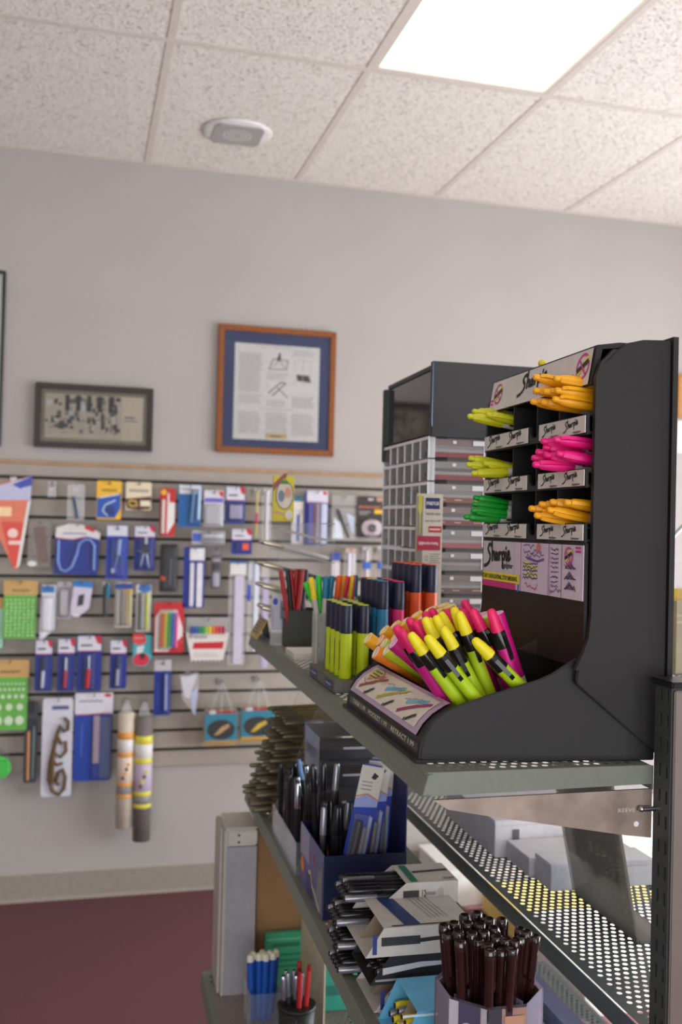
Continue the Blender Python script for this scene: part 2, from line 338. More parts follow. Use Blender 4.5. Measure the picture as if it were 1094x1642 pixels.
def patent(r, a, ht, pr, dp):
    MB().box(-a+pr-.002, a-pr+.002, -.012, -.002, pr-.002, ht-pr+.002, NAVY).build('mat_board', r)
    wi, hi = 2*(a-pr), ht-2*pr; m = MB(); T = TF((-a+pr, -.0145, pr), (1, 0, 0), (0, 0, 1))
    X = lambda f: f*wi; Y = lambda f: f*hi
    m.box(-a+pr+X(.1), -a+pr+X(.9), -.0142, -.0122, pr+Y(.07), pr+Y(.9), PAPER); pg = m.build('page', r)
    m = MB(); rn = random.Random(3)
    def col(x0, x1, y0, y1):
        n = int((y1-y0)*62)
        for k in range(n):
            yy = y1-(k+.7)*(y1-y0)/n; m.rect(T, X(x0), Y(yy), X(x1-(rn.random()*.03)), Y(yy+.009), GTX)
    col(.14, .36, .48, .82); col(.14, .36, .38, .46); col(.40, .60, .60, .66); col(.40, .60, .36, .42); col(.64, .86, .81, .87); col(.64, .86, .36, .46)
    for x in (.14, .40, .64): col(x, x+.22, .12, .31)
    m.rect(T, X(.3), Y(.875), X(.66), Y(.882), GTX); m.rect(T, X(.34), Y(.335), X(.66), Y(.342), GTX)
    DK = K(90, 86, 84, .8)
    m.line(T, [(X(.42), Y(.69)), (X(.46), Y(.78)), (X(.60), Y(.77)), (X(.58), Y(.69)), (X(.42), Y(.69))], .003, DK); m.line(T, [(X(.46), Y(.71)), (X(.52), Y(.77)), (X(.57), Y(.70))], .002, DK); m.flat(T, [(X(.49), Y(.76)), (X(.53), Y(.77)), (X(.525), Y(.84)), (X(.515), Y(.84))], DK, .0001)
    m.line(T, [(X(.42), Y(.48)), (X(.54), Y(.58)), (X(.58), Y(.57)), (X(.46), Y(.46))], .004, DK); m.line(T, [(X(.50), Y(.53)), (X(.60), Y(.45))], .003, DK)
    for xx in (.66, .74, .82): m.line(T, [(X(xx), Y(.55)), (X(xx), Y(.78))], .002, GTX)
    m.line(T, [(X(.66), Y(.78)), (X(.82), Y(.78))], .002, GTX); m.flat(T, [(X(.69), Y(.6)), (X(.82), Y(.59)), (X(.80), Y(.65)), (X(.68), Y(.655))], DK, .0001)
    m.build('print', pg)
    q = MB(); q.rect(T, X(.4), Y(.085), X(.6), Y(.125), K(214, 180, 120), .0004); q.line(T, [(X(.45), Y(.105)), (X(.55), Y(.105))], Y(.01), DK, .0006); q.build('caption_plate', r)
frame('framed_patent', 'orange oak frame around a printed patent page on navy mat', (349, 527, 537, 729), .024, WOOD, .022, patent)
DKW = mat('dark_walnut', (44, 28, 24), .5, var=.25, scale=70)
def photo(r, a, ht, pr, dp):
    MB().box(-a+pr-.002, a-pr+.002, -.010, -.002, pr-.002, ht-pr+.002, K(134, 122, 100, .8)).build('mat_board', r)
    i = .016; CR = K(206, 190, 168, .8)
    pc = MB().box(-a+pr+i, a-pr-i, -.0115, -.0101, pr+i, ht-pr-i, CR).build('print', r)
    m = MB(); T = TF((-a+pr+i, -.0117, pr+i), (1, 0, 0), (0, 0, 1)); W2, H2 = 2*(a-pr-i), ht-2*pr-2*i
    rn = random.Random(12); m.rect(T, 0, 0, W2*.78, H2, K(186, 172, 152, .8))
    for k in range(95):
        g = rn.choice((60, 76, 96, 128, 190, 204)); x, y = rn.random()*.74, rn.random()**.9*.9
        if g < 100 and y < .1: y += .2
        ww, hh = .01+rn.random()*.05, .03+rn.random()*.16
        m.rect(T, W2*x, H2*y, W2*min(.78, x+ww), H2*min(1, y+hh), K(g, g-8, g-14, .8), .0001+k*.000004)
    for k in range(5): m.rect(T, W2*(.2+k*.11), H2*.62, W2*(.245+k*.11), H2*.98, K(50, 44, 40, .8), .0006)
    m.rect(T, W2*.02, H2*.02, W2*.76, H2*.12, K(196, 180, 158, .8), .0006)
    m.line(T, [(W2*.05, H2*.2), (W2*.2, H2*.45), (W2*.4, H2*.4), (W2*.66, H2*.5)], .003, K(60, 52, 48, .8), .0007)
    m.line(T, [(W2*.81, H2*.53), (W2*.91, H2*.53)], H2*.03, INK, .0003); m.line(T, [(W2*.81, H2*.45), (W2*.94, H2*.45)], H2*.02, INK, .0003); m.build('picture_print', pc)
frame('framed_photograph', 'small dark walnut frame holding a sepia street photograph', (57, 619, 246, 721), .022, DKW, .024, photo)
def plain(r, a, ht, pr, dp): MB().box(-a+pr-.002, a-pr+.002, -.010, -.002, pr-.002, ht-pr+.002, K(214, 208, 204, .8)).build('print', r)
frame('framed_poster', 'thin black framed white poster cut off by the left edge', (-300, 423, 10, 710), .012, K(26, 24, 24, .3), .02, plain)
def orng(r, a, ht, pr, dp): MB().box(-a+pr-.002, a-pr+.002, -.010, -.002, pr-.002, ht-pr+.002, K(200, 150, 80, .8)).build('print', r)
frame('framed_print', 'tan framed print on the wall behind the right edge of the black display', (1084, 604, 1160, 672), .012, K(190, 130, 60, .4), .02, orng)
def wht(r, a, ht, pr, dp): MB().box(-a+pr-.002, a-pr+.002, -.010, -.002, pr-.002, ht-pr+.002, K(230, 228, 226, .8)).build('print', r)
frame('framed_notice', 'white notice under the tan framed print behind the display', (1083, 676, 1160, 728), .006, K(225, 222, 220, .4), .012, wht)

# ================================================================== goods hanging on the slat wall
HOOK = mat('hook_steel', (150, 146, 142), .3, .9); BLUE = K(14, 40, 134); DBLUE = K(24, 40, 110); CYB = K(20, 92, 158); RED = K(196, 32, 40); HDR = K(214, 212, 224); SIL = mat('silver_tool', (176, 178, 184), .25, .9)
GRN = K(98, 176, 66); TAN = K(204, 164, 104, .7); BLKP = K(28, 27, 29, .35); ORG = K(238, 92, 36); YEL = K(236, 184, 28); LAV = K(206, 200, 220); TEAL = K(24, 150, 176); GREY = K(140, 136, 136)
def hook(x, z, length, label, front):
    r = thing('peg_hook', label, 'hook', Matrix.Translation((x, DW-FACE, z)))
    m = MB(); m.box(-.011, .011, -.004, -.0004, -.020, .006, HOOK); m.build('plate', r)
    m = MB(); m.tube([(0, -.003, .0), (0, -length*.5, .0), (0, -length, .001), (0, -length-.006, .010)], .0022, 6, HOOK); m.build('arm', r)
    return r
HOOKS = []
def pack(name, label, cat, box, off, card, layers, outline=None, hookit=True, rz=0.0):
    x0, y0, x1, y1 = box; xm, ym = (x0+x1)/2, (y0+y1)/2; o = FACE+off
    wd = (WP(x1, ym, o)-WP(x0, ym, o)).x; ht = WP(xm, y0, o).z-WP(xm, y1, o).z; c = WP(xm, ym, o)
    zb = WP(xm, y1, o).z
    r = thing(name, label, cat, Matrix.Translation((c.x, DW-o, zb)) @ Matrix.Rotation(rz, 4, 'Z'))
    X = lambda f: (f-.5)*wd; Z = lambda f: (1-f)*ht
    out = outline or [(.06, 0), (.94, 0), (1, .03), (1, .97), (.94, 1), (.06, 1), (0, .97), (0, .03)]
    if card is not None:
        MB().prism([(X(a), Z(b)) for a, b in out], 0, -.0012, 'y', card).build('card' if card not in (CLEAR, CLEARW) else 'bag', r)
    pm = MB(); T = TF((-wd/2, -.0014, 0), (1, 0, 0), (0, 0, 1)); n = 0
    PX = lambda f: f*wd; PY = lambda f: (1-f)*ht
    for L in layers:
        k = L[0]; n += 1; lf = n*.00012
        if k == 'r': pm.rect(T, PX(L[1]), PY(L[4]), PX(L[3]), PY(L[2]), L[5], lf)
        elif k == 'p': pm.flat(T, [(PX(a), PY(b)) for a, b in L[1]][::-1], L[2], lf)
        elif k == 'e': pm.disc(T, PX(L[1]), PY(L[2]), PX(L[3]), L[4]*ht, L[5], lf)
        elif k == 'l': pm.line(T, [(PX(a), PY(b)) for a, b in L[1]], L[2], L[3], lf)
        elif k == 't' and L[4] != 'Sharpie':
            q = L[6] if len(L) > 6 else .4; pm.line(T, [(PX(L[1]+q*i/9), PY(L[2]-(.35*L[3] if i % 2 else 0))) for i in range(10)], L[3]*ht*.3, L[5], lf)
        elif k == 't': pm.text(T, PX(L[1]), PY(L[2]), L[3]*ht, L[4], L[5], lf, PX(L[6]) if len(L) > 6 else None, .01)
        elif k == 'rod':
            rr = L[5]; MB().cyl((X(L[1]), -.0016-rr, Z(L[2])), (X(L[3]), -.0016-rr, Z(L[4])), rr, L[7] if len(L) > 7 else rr, 10, L[6]).build('product', r)
        elif k == 'bx': MB().box(X(L[1]), X(L[3]), -.0016-L[5], -.0016, Z(L[4]), Z(L[2]), L[6]).build('product', r, bevel=min(.002, L[5]*.3))
        elif k == 'tube': MB().tube([(X(a), -.0018-L[2], Z(b)) for a, b in L[1]], L[2], 8, L[3]).build('product', r)
        elif k == 'bl':
            a0, b0, a1, b1, d = X(L[1]), Z(L[4]), X(L[3]), Z(L[2]), L[5]; i = d*.5; m = MB()
            m.add([(a0, -.0013, b0), (a1, -.0013, b0), (a1, -.0013, b1), (a0, -.0013, b1), (a0+i, -.0013-d, b0+i), (a1-i, -.0013-d, b0+i), (a1-i, -.0013-d, b1-i), (a0+i, -.0013-d, b1-i)],
                  [(4, 5, 6, 7), (0, 1, 5, 4), (1, 2, 6, 5), (2, 3, 7, 6), (3, 0, 4, 7)], L[6] if len(L) > 6 else CLEAR); m.build('blister', r)
    if pm.f: pm.build('print', r)
    if hookit: HOOKS.append((c.x, zb+ht, off, label))
    return r
def header(c=HDR, h=.2, edge=RED): return [('r', .03, .01, .97, h, c), ('p', [(.68, .01), (.97, .01), (.97, h*.6), (.8, h*.5)], edge), ('l', [(.05, h+.01), (.95, h+.01)], .0025, edge), ('t', .15, h*.7, h*.25, '~', INK, .45)]
def euro(y=.05): return [('p', [(.38, y+.02), (.44, y+.02), (.47, y), (.53, y), (.56, y+.02), (.62, y+.02), (.62, y+.035), (.38, y+.035)], INK)]
pack('set_square_pack', 'pennant-shaped orange and blue set square pack at the left edge', 'stationery', (-14, 762, 50, 912), .06, K(226, 120, 88),
     [('p', [(0, .14), (1, .0), (.97, .26), (0, .27)], K(190, 190, 220)), ('p', [(.5, .1), (1, 0), (.99, .1), (.7, .14)], K(60, 70, 170)), ('p', [(.25, .5), (.9, .5), (.66, .98), (.56, .98)], K(222, 70, 50)), ('r', .12, .34, .5, .44, K(250, 214, 160)), ('e', .55, .62, .13, .05, K(246, 210, 200)), ('r', .45, .7, .75, .74, K(246, 210, 200)), ('p', [(.9, .28), (.98, .26), (.75, .96), (.66, .99)], WHITE)],
     outline=[(0, .12), (1, 0), (.96, .3), (.72, 1), (.6, 1), (0, .5)])
pack('lead_tube_bag', 'small clear bag with a dark blue lead tube, second hook of top row', 'stationery', (108, 776, 136, 834), .05, CLEARW, [('rod', .35, .35, .6, .95, .006, K(60, 74, 110)), ('r', .3, .12, .7, .2, K(190, 186, 190))])
pack('lead_tag', 'tiny clear tag hanging on the leftmost top hook', 'stationery', (77, 772, 90, 797), .04, CLEARW, [('r', .2, .1, .8, .4, K(150, 142, 146))])
pack('compass_lead_card', 'yellow card with a blue curved tool print in the top row', 'stationery', (155, 771, 195, 833), .06, YEL, euro()+[('t', .2, .26, .09, '~', K(90, 60, 30), .6), ('p', [(.02, .46), (.97, .3), (.97, .7), (.75, .96), (.02, .96)], K(28, 78, 170)), ('l', [(.75, .5), (.35, .62), (.25, .78), (.45, .9)], .004, K(220, 230, 240)), ('l', [(.15, .44), (.9, .34)], .004, WHITE), ('bx', .45, .66, .72, .88, .006, K(24, 50, 120))])
pack('eraser_card', 'cream card with brown and yellow oval erasers in the top row', 'stationery', (202, 773, 243, 818), .06, K(226, 212, 180), euro()+[('p', [(0, .6), (1, .5), (.95, .95), (.5, 1), (.05, .95)], K(84, 42, 30)), ('r', .12, .26, .88, .36, K(170, 150, 140)), ('tube', [(.08, .74), (.2, .66), (.4, .7), (.42, .84), (.24, .88), (.1, .8)], .004, K(214, 176, 80)), ('bx', .55, .66, .95, .86, .008, K(234, 220, 190))])
pack('marker_card', 'red and white carded marker beside the cream eraser card', 'stationery', (256, 783, 281, 860), .06, RED, [('p', [(.5, .1), (.97, .1), (.97, .7), (.5, .96)], WHITE), ('p', [(.6, .1), (.97, .1), (.97, .3), (.6, .3)], RED), ('e', .25, .08, .2, .06, YEL), ('rod', .2, .24, .2, .94, .007, K(222, 206, 198)), ('bl', .05, .18, .45, .98, .012), ('l', [(.5, .3), (.9, .3)], .003, WHITE)])
pack('paint_pen_card', 'teal blue card holding two pale blue pens in the top row', 'stationery', (286, 777, 323, 845), .065, CYB, [('r', .03, .01, .97, .22, K(214, 214, 220)), ('t', .1, .12, .05, '~', INK, .5), ('rod', .66, .12, .56, .9, .0055, K(132, 176, 222)), ('rod', .9, .12, .86, .82, .006, K(196, 220, 240)), ('bl', .5, .1, 1, .95, .014)])
pack('sanding_block_card', 'white and violet sandpaper card in the top row', 'stationery', (327, 786, 359, 844), .06, K(214, 212, 220), euro()+[('p', [(.7, .03), (.97, .03), (.97, .2), (.8, .15)], RED), ('r', .03, .22, .97, .34, K(108, 92, 190)), ('bx', .08, .42, .92, .95, .006, K(206, 204, 208)), ('bl', .04, .38, .97, .98, .01)])
pack('lead_holder_card', 'dark blue card with a silver square sharpener in the top row', 'stationery', (362, 780, 393, 840), .06, K(30, 56, 130), header(h=.36)+[('bx', .2, .5, .85, .86, .008, K(180, 176, 200)), ('bl', .12, .45, .92, .92, .012)])
pack('art_pencil_bag', 'slim clear bag with one yellow and magenta pencil', 'stationery', (404, 783, 419, 862), .05, CLEAR, [('rod', .5, .05, .5, .5, .004, K(214, 190, 110)), ('rod', .5, .5, .48, .72, .0045, K(206, 40, 100)), ('rod', .48, .72, .45, .98, .004, K(200, 180, 60)), ('r', .2, .02, .8, .06, K(220, 220, 220))])
pack('clear_rod_bag', 'slim clear bag with a white plastic rod beside the yellow pencil', 'stationery', (420, 783, 435, 872), .05, CLEARW, [('rod', .5, .06, .5, .98, .005, K(224, 226, 232)), ('r', .2, .02, .8, .08, K(220, 220, 220))])
pack('template_bag', 'clear bag with a smoky brown template left of the flexible curve', 'stationery', (45, 836, 82, 909), .06, clear('smoky_plastic', (120, 96, 84), .35), [('p', [(.2, .15), (.7, .1), (.9, .9), (.5, .9)], K(112, 90, 82)), ('e', .2, .93, .2, .06, K(226, 224, 222))])
pack('flexible_curve_pack', 'wide blue pack with a pale flexible curve ruler bent like an S', 'stationery', (86, 840, 160, 922), .06, BLUE,
     [('p', [(.05, .08), (.3, .0), (.6, .01), (1, .16), (1, .3), (.7, .24), (.4, .3), (.03, .27)], K(218, 214, 214)), ('p', [(.66, .02), (.9, .1), (.86, .16), (.66, .1)], RED), ('l', [(.04, .28), (.4, .31), (.7, .25)], .003, RED), ('t', .2, .2, .06, '~', K(60, 70, 160), .5),
      ('tube', [(.1, .32), (.1, .75), (.16, .9), (.28, .93), (.4, .84), (.5, .6), (.55, .38), (.68, .3), (.8, .32), (.88, .42), (.88, .9)], .0055, K(120, 150, 214))],
     outline=[(.05, .08), (.25, .0), (.6, .0), (1, .16), (.97, 1), (0, .98)])
def tool(tip, mt): return [('rod', .5, .3, .5, .42, .006, mt), ('rod', .48, .4, .3, .92, .004, mt, .001), ('rod', .52, .4, .7, .92, .004, mt, .001)]
pack('compass_pack', 'tall blue pack with a pale bow compass, left of two compass packs', 'stationery', (170, 842, 205, 929), .065, K(36, 62, 170), [('r', .03, .01, .97, .2, HDR)]+euro()+[('rod', .6, .26, .55, .55, .008, K(150, 180, 214)), ('rod', .58, .5, .35, .9, .004, K(130, 160, 210), .001), ('rod', .58, .5, .68, .9, .004, BLKP, .001), ('tube', [(.45, .5), (.38, .6), (.45, .7)], .002, BLKP), ('bx', .25, .8, .42, .88, .004, K(200, 206, 220)), ('bl', .12, .24, .88, .96, .02)])
pack('compass_pack', 'short blue pack with a black bow compass, right of two compass packs', 'stationery', (215, 843, 249, 915), .065, BLUE, header(h=.24)+[('rod', .55, .26, .55, .4, .005, K(220, 224, 230)), ('bx', .4, .4, .68, .62, .008, BLKP), ('rod', .48, .58, .3, .94, .003, SIL, .001), ('rod', .58, .58, .72, .94, .003, SIL, .001), ('tube', [(.1, .55), (.5, .6), (.9, .57)], .0018, SIL), ('bl', .1, .28, .92, .96, .02)])
pack('drawing_tool_case', 'black tool case with an orange dot hanging in a clear pack', 'stationery', (256, 872, 284, 949), .06, BLKP, [('e', .2, .72, .16, .05, ORG), ('rod', .4, .2, .4, .7, .005, K(60, 60, 64)), ('rod', .62, .3, .6, .85, .004, K(90, 90, 96)), ('bx', .25, .02, .75, .16, .01, BLKP), ('r', .4, .78, .6, .8, RED), ('bl', .05, .05, .95, .98, .018)])
pack('scale_ruler_pack', 'blue pack holding two white scale bars under the white metal clip pack', 'stationery', (294, 877, 328, 975), .07, BLUE, [('bx', .28, .02, .98, .22, .003, K(224, 224, 228)), ('t', .4, .15, .05, '~', INK, .4), ('bx', .3, .26, .5, .97, .006, K(216, 214, 226)), ('bx', .62, .26, .9, .98, .006, K(224, 222, 232))])
pack('metal_ruler_pack', 'wide short silver pack hanging crosswise below the white sandpaper card', 'stationery', (308, 851, 361, 873), .06, K(176, 174, 178, .3), [('r', .02, .2, .28, .8, K(70, 96, 190)), ('r', .35, .3, .95, .45, K(220, 220, 222)), ('r', .35, .6, .95, .7, K(120, 118, 120)), ('bl', .3, .05, .99, .95, .012)])
pack('lead_refill_card', 'small navy card with an orange square, right of the crosswise silver pack', 'stationery', (371, 848, 404, 889), .06, K(26, 44, 130), header(h=.42)+[('r', .55, .58, .85, .82, ORG), ('bx', .2, .55, .45, .85, .005, K(40, 50, 110))])
pack('lead_case_pack', 'narrow grey lead case pack below the crosswise silver pack', 'stationery', (338, 877, 355, 944), .05, K(120, 112, 116), [('r', .15, .3, .85, .34, K(190, 186, 190)), ('bx', .15, .38, .85, .55, .006, K(70, 66, 74)), ('bx', .2, .62, .8, .95, .006, K(190, 190, 200)), ('bl', .05, .2, .95, .98, .012)])
pack('long_scale_bag', 'long white architect scale with a blue header above the shelf end', 'stationery', (366, 900, 394, 1066), .07, CLEARW, [('r', .02, .0, .98, .03, K(40, 110, 190)), ('bx', .05, .02, .98, .13, .003, K(224, 220, 218)), ('bx', .3, .14, .82, .99, .01, K(200, 194, 212)), ('rod', .56, .14, .56, .99, .005, K(220, 216, 232))])
pack('long_ruler_bag', 'long clear ruler bag with a blue stripe right of the architect scale', 'stationery', (396, 900, 415, 1045), .075, CLEARW, [('r', .02, .26, .3, .44, K(50, 80, 200)), ('bx', .55, .02, .95, .99, .006, K(216, 224, 238)), ('r', .05, .02, .6, .2, K(200, 206, 214))])
pack('long_triangle_bag', 'long lavender scale bag just left of the clear pen rack', 'stationery', (417, 905, 431, 1072), .06, CLEARW, [('r', .0, .02, 1, .12, K(190, 180, 176)), ('bx', .2, .14, .9, .99, .008, K(186, 176, 206))])
def stencil(nm, lab, box, seed, big):
    rn = random.Random(seed); L = [('r', .0, .0, 1, .25, TAN), ('t', .25, .18, .06, '~', K(120, 80, 40), .5)]
    if big:
        for j, (yy, rr, n) in enumerate(((.34, .03, 8), (.42, .04, 7), (.52, .06, 5), (.67, .1, 3), (.86, .13, 3))):
            for k in range(n): L.append(('e', .08+(k+.5)*.84/n, yy, rr*.9, rr*.5, K(206, 224, 190)))
    else:
        for j in range(11):
            for k in range(7):
                s = rn.random(); L.append(('r', .08+k*.125, .32+j*.06, .08+k*.125+.03+s*.06, .35+j*.06, K(190, 226, 160)) if s < .6 else ('e', .12+k*.125, .34+j*.06, .035, .016, K(190, 226, 160)))
    pack(nm, lab, 'template', box, .055, GRN, L, outline=[(.15, 0), (.9, 0), (.97, .25), (.97, 1), (0, 1), (.02, .25)])
stencil('lettering_template', 'green lettering template with a tan header beside the silver blade pack', (5, 931, 60, 1024), 4, False)
stencil('circle_template', 'green circle template with a tan header at the left edge', (-16, 1058, 46, 1171), 5, True)
pack('mint_template', 'pale mint template just entering the frame at the left edge', 'template', (-40, 958, 5, 1040), .045, K(160, 214, 180), [('r', 0, 0, 1, .22, TAN)])
pack('blade_pack', 'silver pointed blade pack left of two white cutter packs', 'stationery', (64, 938, 89, 1026), .06, K(204, 204, 210, .3), [('r', .1, .02, .9, .14, K(40, 110, 180)), ('p', [(.2, .25), (.8, .25), (.75, .8), (.2, .96)], K(232, 232, 236)), ('bl', .1, .2, .9, .85, .01)], outline=[(.1, 0), (1, 0), (.98, .8), (.2, 1), (0, .98)])
pack('cutter_pack', 'plain white rounded pack between the blade pack and the slanted pack', 'stationery', (91, 933, 115, 992), .045, K(196, 190, 196), [('bx', .2, .25, .8, .9, .012, K(206, 200, 206)), ('bl', .1, .15, .92, .97, .016)])
pack('slanted_cutter_pack', 'white and blue slanted cutter pack with a dark window', 'stationery', (113, 931, 149, 990), .075, K(204, 198, 214), [('p', [(.15, .0), (1, .05), (.97, .2), (.1, .16)], K(30, 120, 200)), ('p', [(.35, .4), (.62, .36), (.58, .66), (.3, .7)], K(50, 46, 52)), ('bx', .1, .9, .4, .98, .008, K(220, 216, 216))], outline=[(.15, 0), (1, .05), (.85, .75), (.35, 1), (0, .95)])
pack('teal_pen_bag', 'short dark and teal pen left of the striped pencil set', 'stationery', (160, 933, 178, 990), .05, CLEAR, [('rod', .7, .05, .65, .45, .006, K(30, 120, 150)), ('rod', .4, .1, .45, .98, .006, K(40, 40, 46)), ('r', .5, .1, .95, .4, K(30, 120, 160))])
pack('pencil_set_pack', 'white pencil set pack with yellow and grey barrels', 'stationery', (184, 934, 212, 1006), .06, K(214, 210, 206), [('r', .0, .02, 1, .14, K(40, 70, 150)), ('r', .65, .16, .98, .26, YEL)]+[('rod', .14+k*.24, .18, .14+k*.24, .94, .004, c) for k, c in enumerate((K(226, 220, 210), K(120, 116, 120), K(190, 160, 110), K(206, 196, 90)))]+[('bl', .04, .14, .97, .97, .012)])
pack('pen_pair_pack', 'white pack with one grey and one yellow green pen', 'stationery', (218, 937, 242, 1013), .06, K(218, 216, 214), [('p', [(.2, 0), (.9, 0), (1, .12), (.6, .18), (.1, .12)], K(60, 110, 180)), ('rod', .28, .2, .28, .95, .005, K(110, 108, 116)), ('rod', .72, .2, .72, .95, .006, K(206, 206, 80)), ('bl', .06, .16, .96, .97, .014)])
pack('highlighter_set_card', 'red and white card holding five rainbow highlighters', 'stationery', (247, 966, 295, 1047), .07, RED, [('p', [(.04, .3), (.2, .14), (.75, .14), (.96, .5), (.96, .78), (.55, .97), (.04, .97)], K(230, 226, 222)), ('p', [(.45, .99), (.96, .66), (.97, .76), (.62, .99)], RED)]+[('rod', .27+k*.12, .2, .25+k*.12, .88, .0055, c) for k, c in enumerate((K(240, 110, 40), K(240, 220, 40), K(60, 190, 80), K(60, 120, 220), K(230, 60, 150)))]+[('bl', .14, .14, .82, .94, .014)])
pack('marker_set_tray', 'white marker set tray with a red band and rainbow caps', 'stationery', (298, 990, 368, 1062), .07, CLEARW,
     [('p', [(.0, .34), (1, .34), (.86, .98), (.14, .98)], K(222, 216, 212)), ('t', .06, .46, .09, 'Sharpie', INK, .42), ('p', [(.18, .56), (.88, .54), (.86, .7), (.16, .7)], RED), ('l', [(.2, .8), (.7, .8)], .002, GREY), ('l', [(.2, .86), (.75, .86)], .002, GREY)]
     + [('rod', .14+k*.08, .2, .14+k*.08, .36, .006, c) for k, c in enumerate((K(40, 70, 160), K(40, 100, 180), K(30, 130, 110), K(50, 160, 80), K(150, 210, 60), K(236, 200, 40), K(236, 120, 40), K(220, 60, 50), K(200, 40, 60), K(170, 40, 90)))]+[('r', .18+k*.09, .95, .22+k*.09, .99, K(60, 56, 56)) for k in range(8)], outline=[(.02, .0), (.98, .0), (1, .34), (.87, 1), (.13, 1), (0, .34)])
pack('glue_card', 'red and teal printed card below the pen pair pack', 'stationery', (213, 1016, 244, 1069), .06, K(60, 166, 176), [('p', [(0, 0), (.6, 0), (.7, .25), (.3, .35), (0, .25)], K(228, 60, 50)), ('t', .1, .14, .08, '~', WHITE, .4), ('p', [(.2, .4), (.6, .35), (.5, .6), (.2, .65)], K(210, 220, 224)), ('e', .45, .78, .42, .2, K(206, 40, 70)), ('e', .5, .68, .15, .1, K(70, 24, 40))], outline=[(.03, 0), (1, .05), (1, .75), (.7, 1), (.25, 1), (.0, .8)])
def knife(lab, box, handle, th): pack('craft_knife_pack', lab, 'stationery', box, .065, BLUE, header(h=.27)+[('rod', .48, .36, .48, .6, .0045, SIL if handle is RED else BLKP), ('rod', .48, .6, .44, .93, th, handle), ('bl', .22, .3, .72, .97, .016)])
knife('blue craft knife pack with a white handle, first in the row of four', (56, 1026, 84, 1108), K(200, 206, 222), .006)
knife('slim blue craft knife pack with a red handle, second in the row of four', (92, 1024, 120, 1108), RED, .005)
knife('wide blue craft knife pack with a fat red handle, third in the row of four', (123, 1019, 163, 1108), RED, .009)
knife('blue craft knife pack with a silver handle, last in the row of four', (176, 1026, 203, 1104), K(176, 178, 190), .006)
pack('blue_pen_card', 'narrow blue card with a pale blue pen under the highlighter card', 'stationery', (247, 1058, 274, 1147), .06, BLUE, [('r', .0, .0, 1, .2, K(190, 186, 190))]+euro()+[('rod', .68, .26, .7, .9, .005, K(176, 190, 224)), ('l', [(.22, .4), (.22, .85)], .003, K(60, 90, 180)), ('bl', .5, .22, .92, .96, .012)])
pack('folded_triangle_bag', 'crumpled clear bag of white triangles right of the blue pen card', 'stationery', (286, 1078, 319, 1149), .06, CLEARW, [('p', [(.1, .1), (.9, .05), (.55, .6), (.3, .55)], K(208, 206, 214)), ('p', [(.6, .5), (.95, .3), (.85, .98), (.7, .9)], K(190, 196, 226))], outline=[(.05, .05), (.95, 0), (1, .5), (.85, 1), (.55, .8), (.2, .6)])
def dust(nm, lab, box, c1, cc, wing):
    pack(nm, lab, 'stationery', box, .07, K(200, 160, 90), [('bx', .04, .46, .96, .94, .018, TEAL)], outline=[(.04, .44), (.96, .44), (1, .97), (.97, 1), (.03, 1), (0, .97)])
    r = [o for o in bpy.data.objects if o.get('label') == lab][0]
    x0, y0, x1, y1 = box; wd = (WP(x1, y1, .09)-WP(x0, y1, .09)).x; ht = WP((x0+x1)/2, y0, .09).z-WP((x0+x1)/2, y1, .09).z
    m = MB(); T = TF((-wd/2, -.0200, 0), (1, 0, 0), (0, 0, 1)); e = .0002
    m.rect(T, wd*.08, ht*.50, wd*.92, ht*.545, RED, e); m.disc(T, wd*.25, ht*.525, wd*.11, ht*.03, WHITE, 2*e); m.disc(T, wd*.5, ht*.26, wd*.4, ht*.15, INK, e)
    m.flat(T, [(wd*.3, ht*.18), (wd*.42, ht*.18), (wd*.75, ht*.3), (wd*.72, ht*.35), (wd*.5, ht*.3)], cc, 2*e); m.rect(T, wd*.04, ht*.06, wd*.96, ht*.1, c1, e); m.build('print', r)
    m = MB(); m.prism([(-wd*.5, ht*.5), (-wd*.12, ht), (wd*.12, ht), (wd*.5, ht*.5), (wd*.5, ht*.02), (-wd*.5, ht*.02)], -.0215, -.0205, 'y', CLEAR); m.build('bag', r)
    for sx in (-.3, 0, .3): MB().tube([(0, -.022, ht*.98), (wd*sx*.6, -.0225, ht*.75), (wd*sx, -.022, ht*.52)], .0022, 5, CLEARW).build('bag_fold', r)
dust('dusting_pad_bag', 'bag with a cyan label, dark oval and tan picture under the marker tray', (326, 1090, 382, 1196), TAN, K(214, 170, 110), 0)
dust('dusting_pad_bag', 'bag with a cyan label, dark oval and yellow picture beside the stacked pens', (384, 1086, 442, 1190), YEL, K(236, 200, 40), 0)
pack('brush_bag', 'narrow dark bag with an orange handled brush', 'stationery', (39, 1126, 60, 1255), .05, K(60, 66, 72), [('rod', .3, .36, .32, .96, .006, K(196, 134, 90)), ('rod', .7, .3, .68, .94, .004, K(110, 130, 130)), ('r', .1, .2, .9, .34, K(40, 40, 50)), ('bx', .3, .0, .7, .14, .006, BLKP)])
pack('french_curve_card', 'long white card with a brown scrolled french curve', 'stationery', (67, 1119, 116, 1277), .065, K(208, 206, 216),
     [('r', .3, .08, .85, .12, K(80, 90, 140)), ('tube', [(.72, .2), (.85, .24), (.84, .32), (.7, .34), (.58, .28), (.5, .36), (.4, .5), (.28, .66), (.25, .82), (.4, .94), (.6, .98), (.76, .92), (.8, .8), (.7, .72), (.55, .76), (.5, .84), (.6, .88)], .007, K(98, 72, 40)), ('tube', [(.5, .38), (.62, .46), (.78, .44), (.8, .54), (.62, .6), (.46, .56), (.38, .62), (.5, .68), (.7, .66)], .006, K(98, 72, 40)), ('tube', [(.44, .42), (.36, .6), (.36, .86)], .008, K(98, 72, 40))])
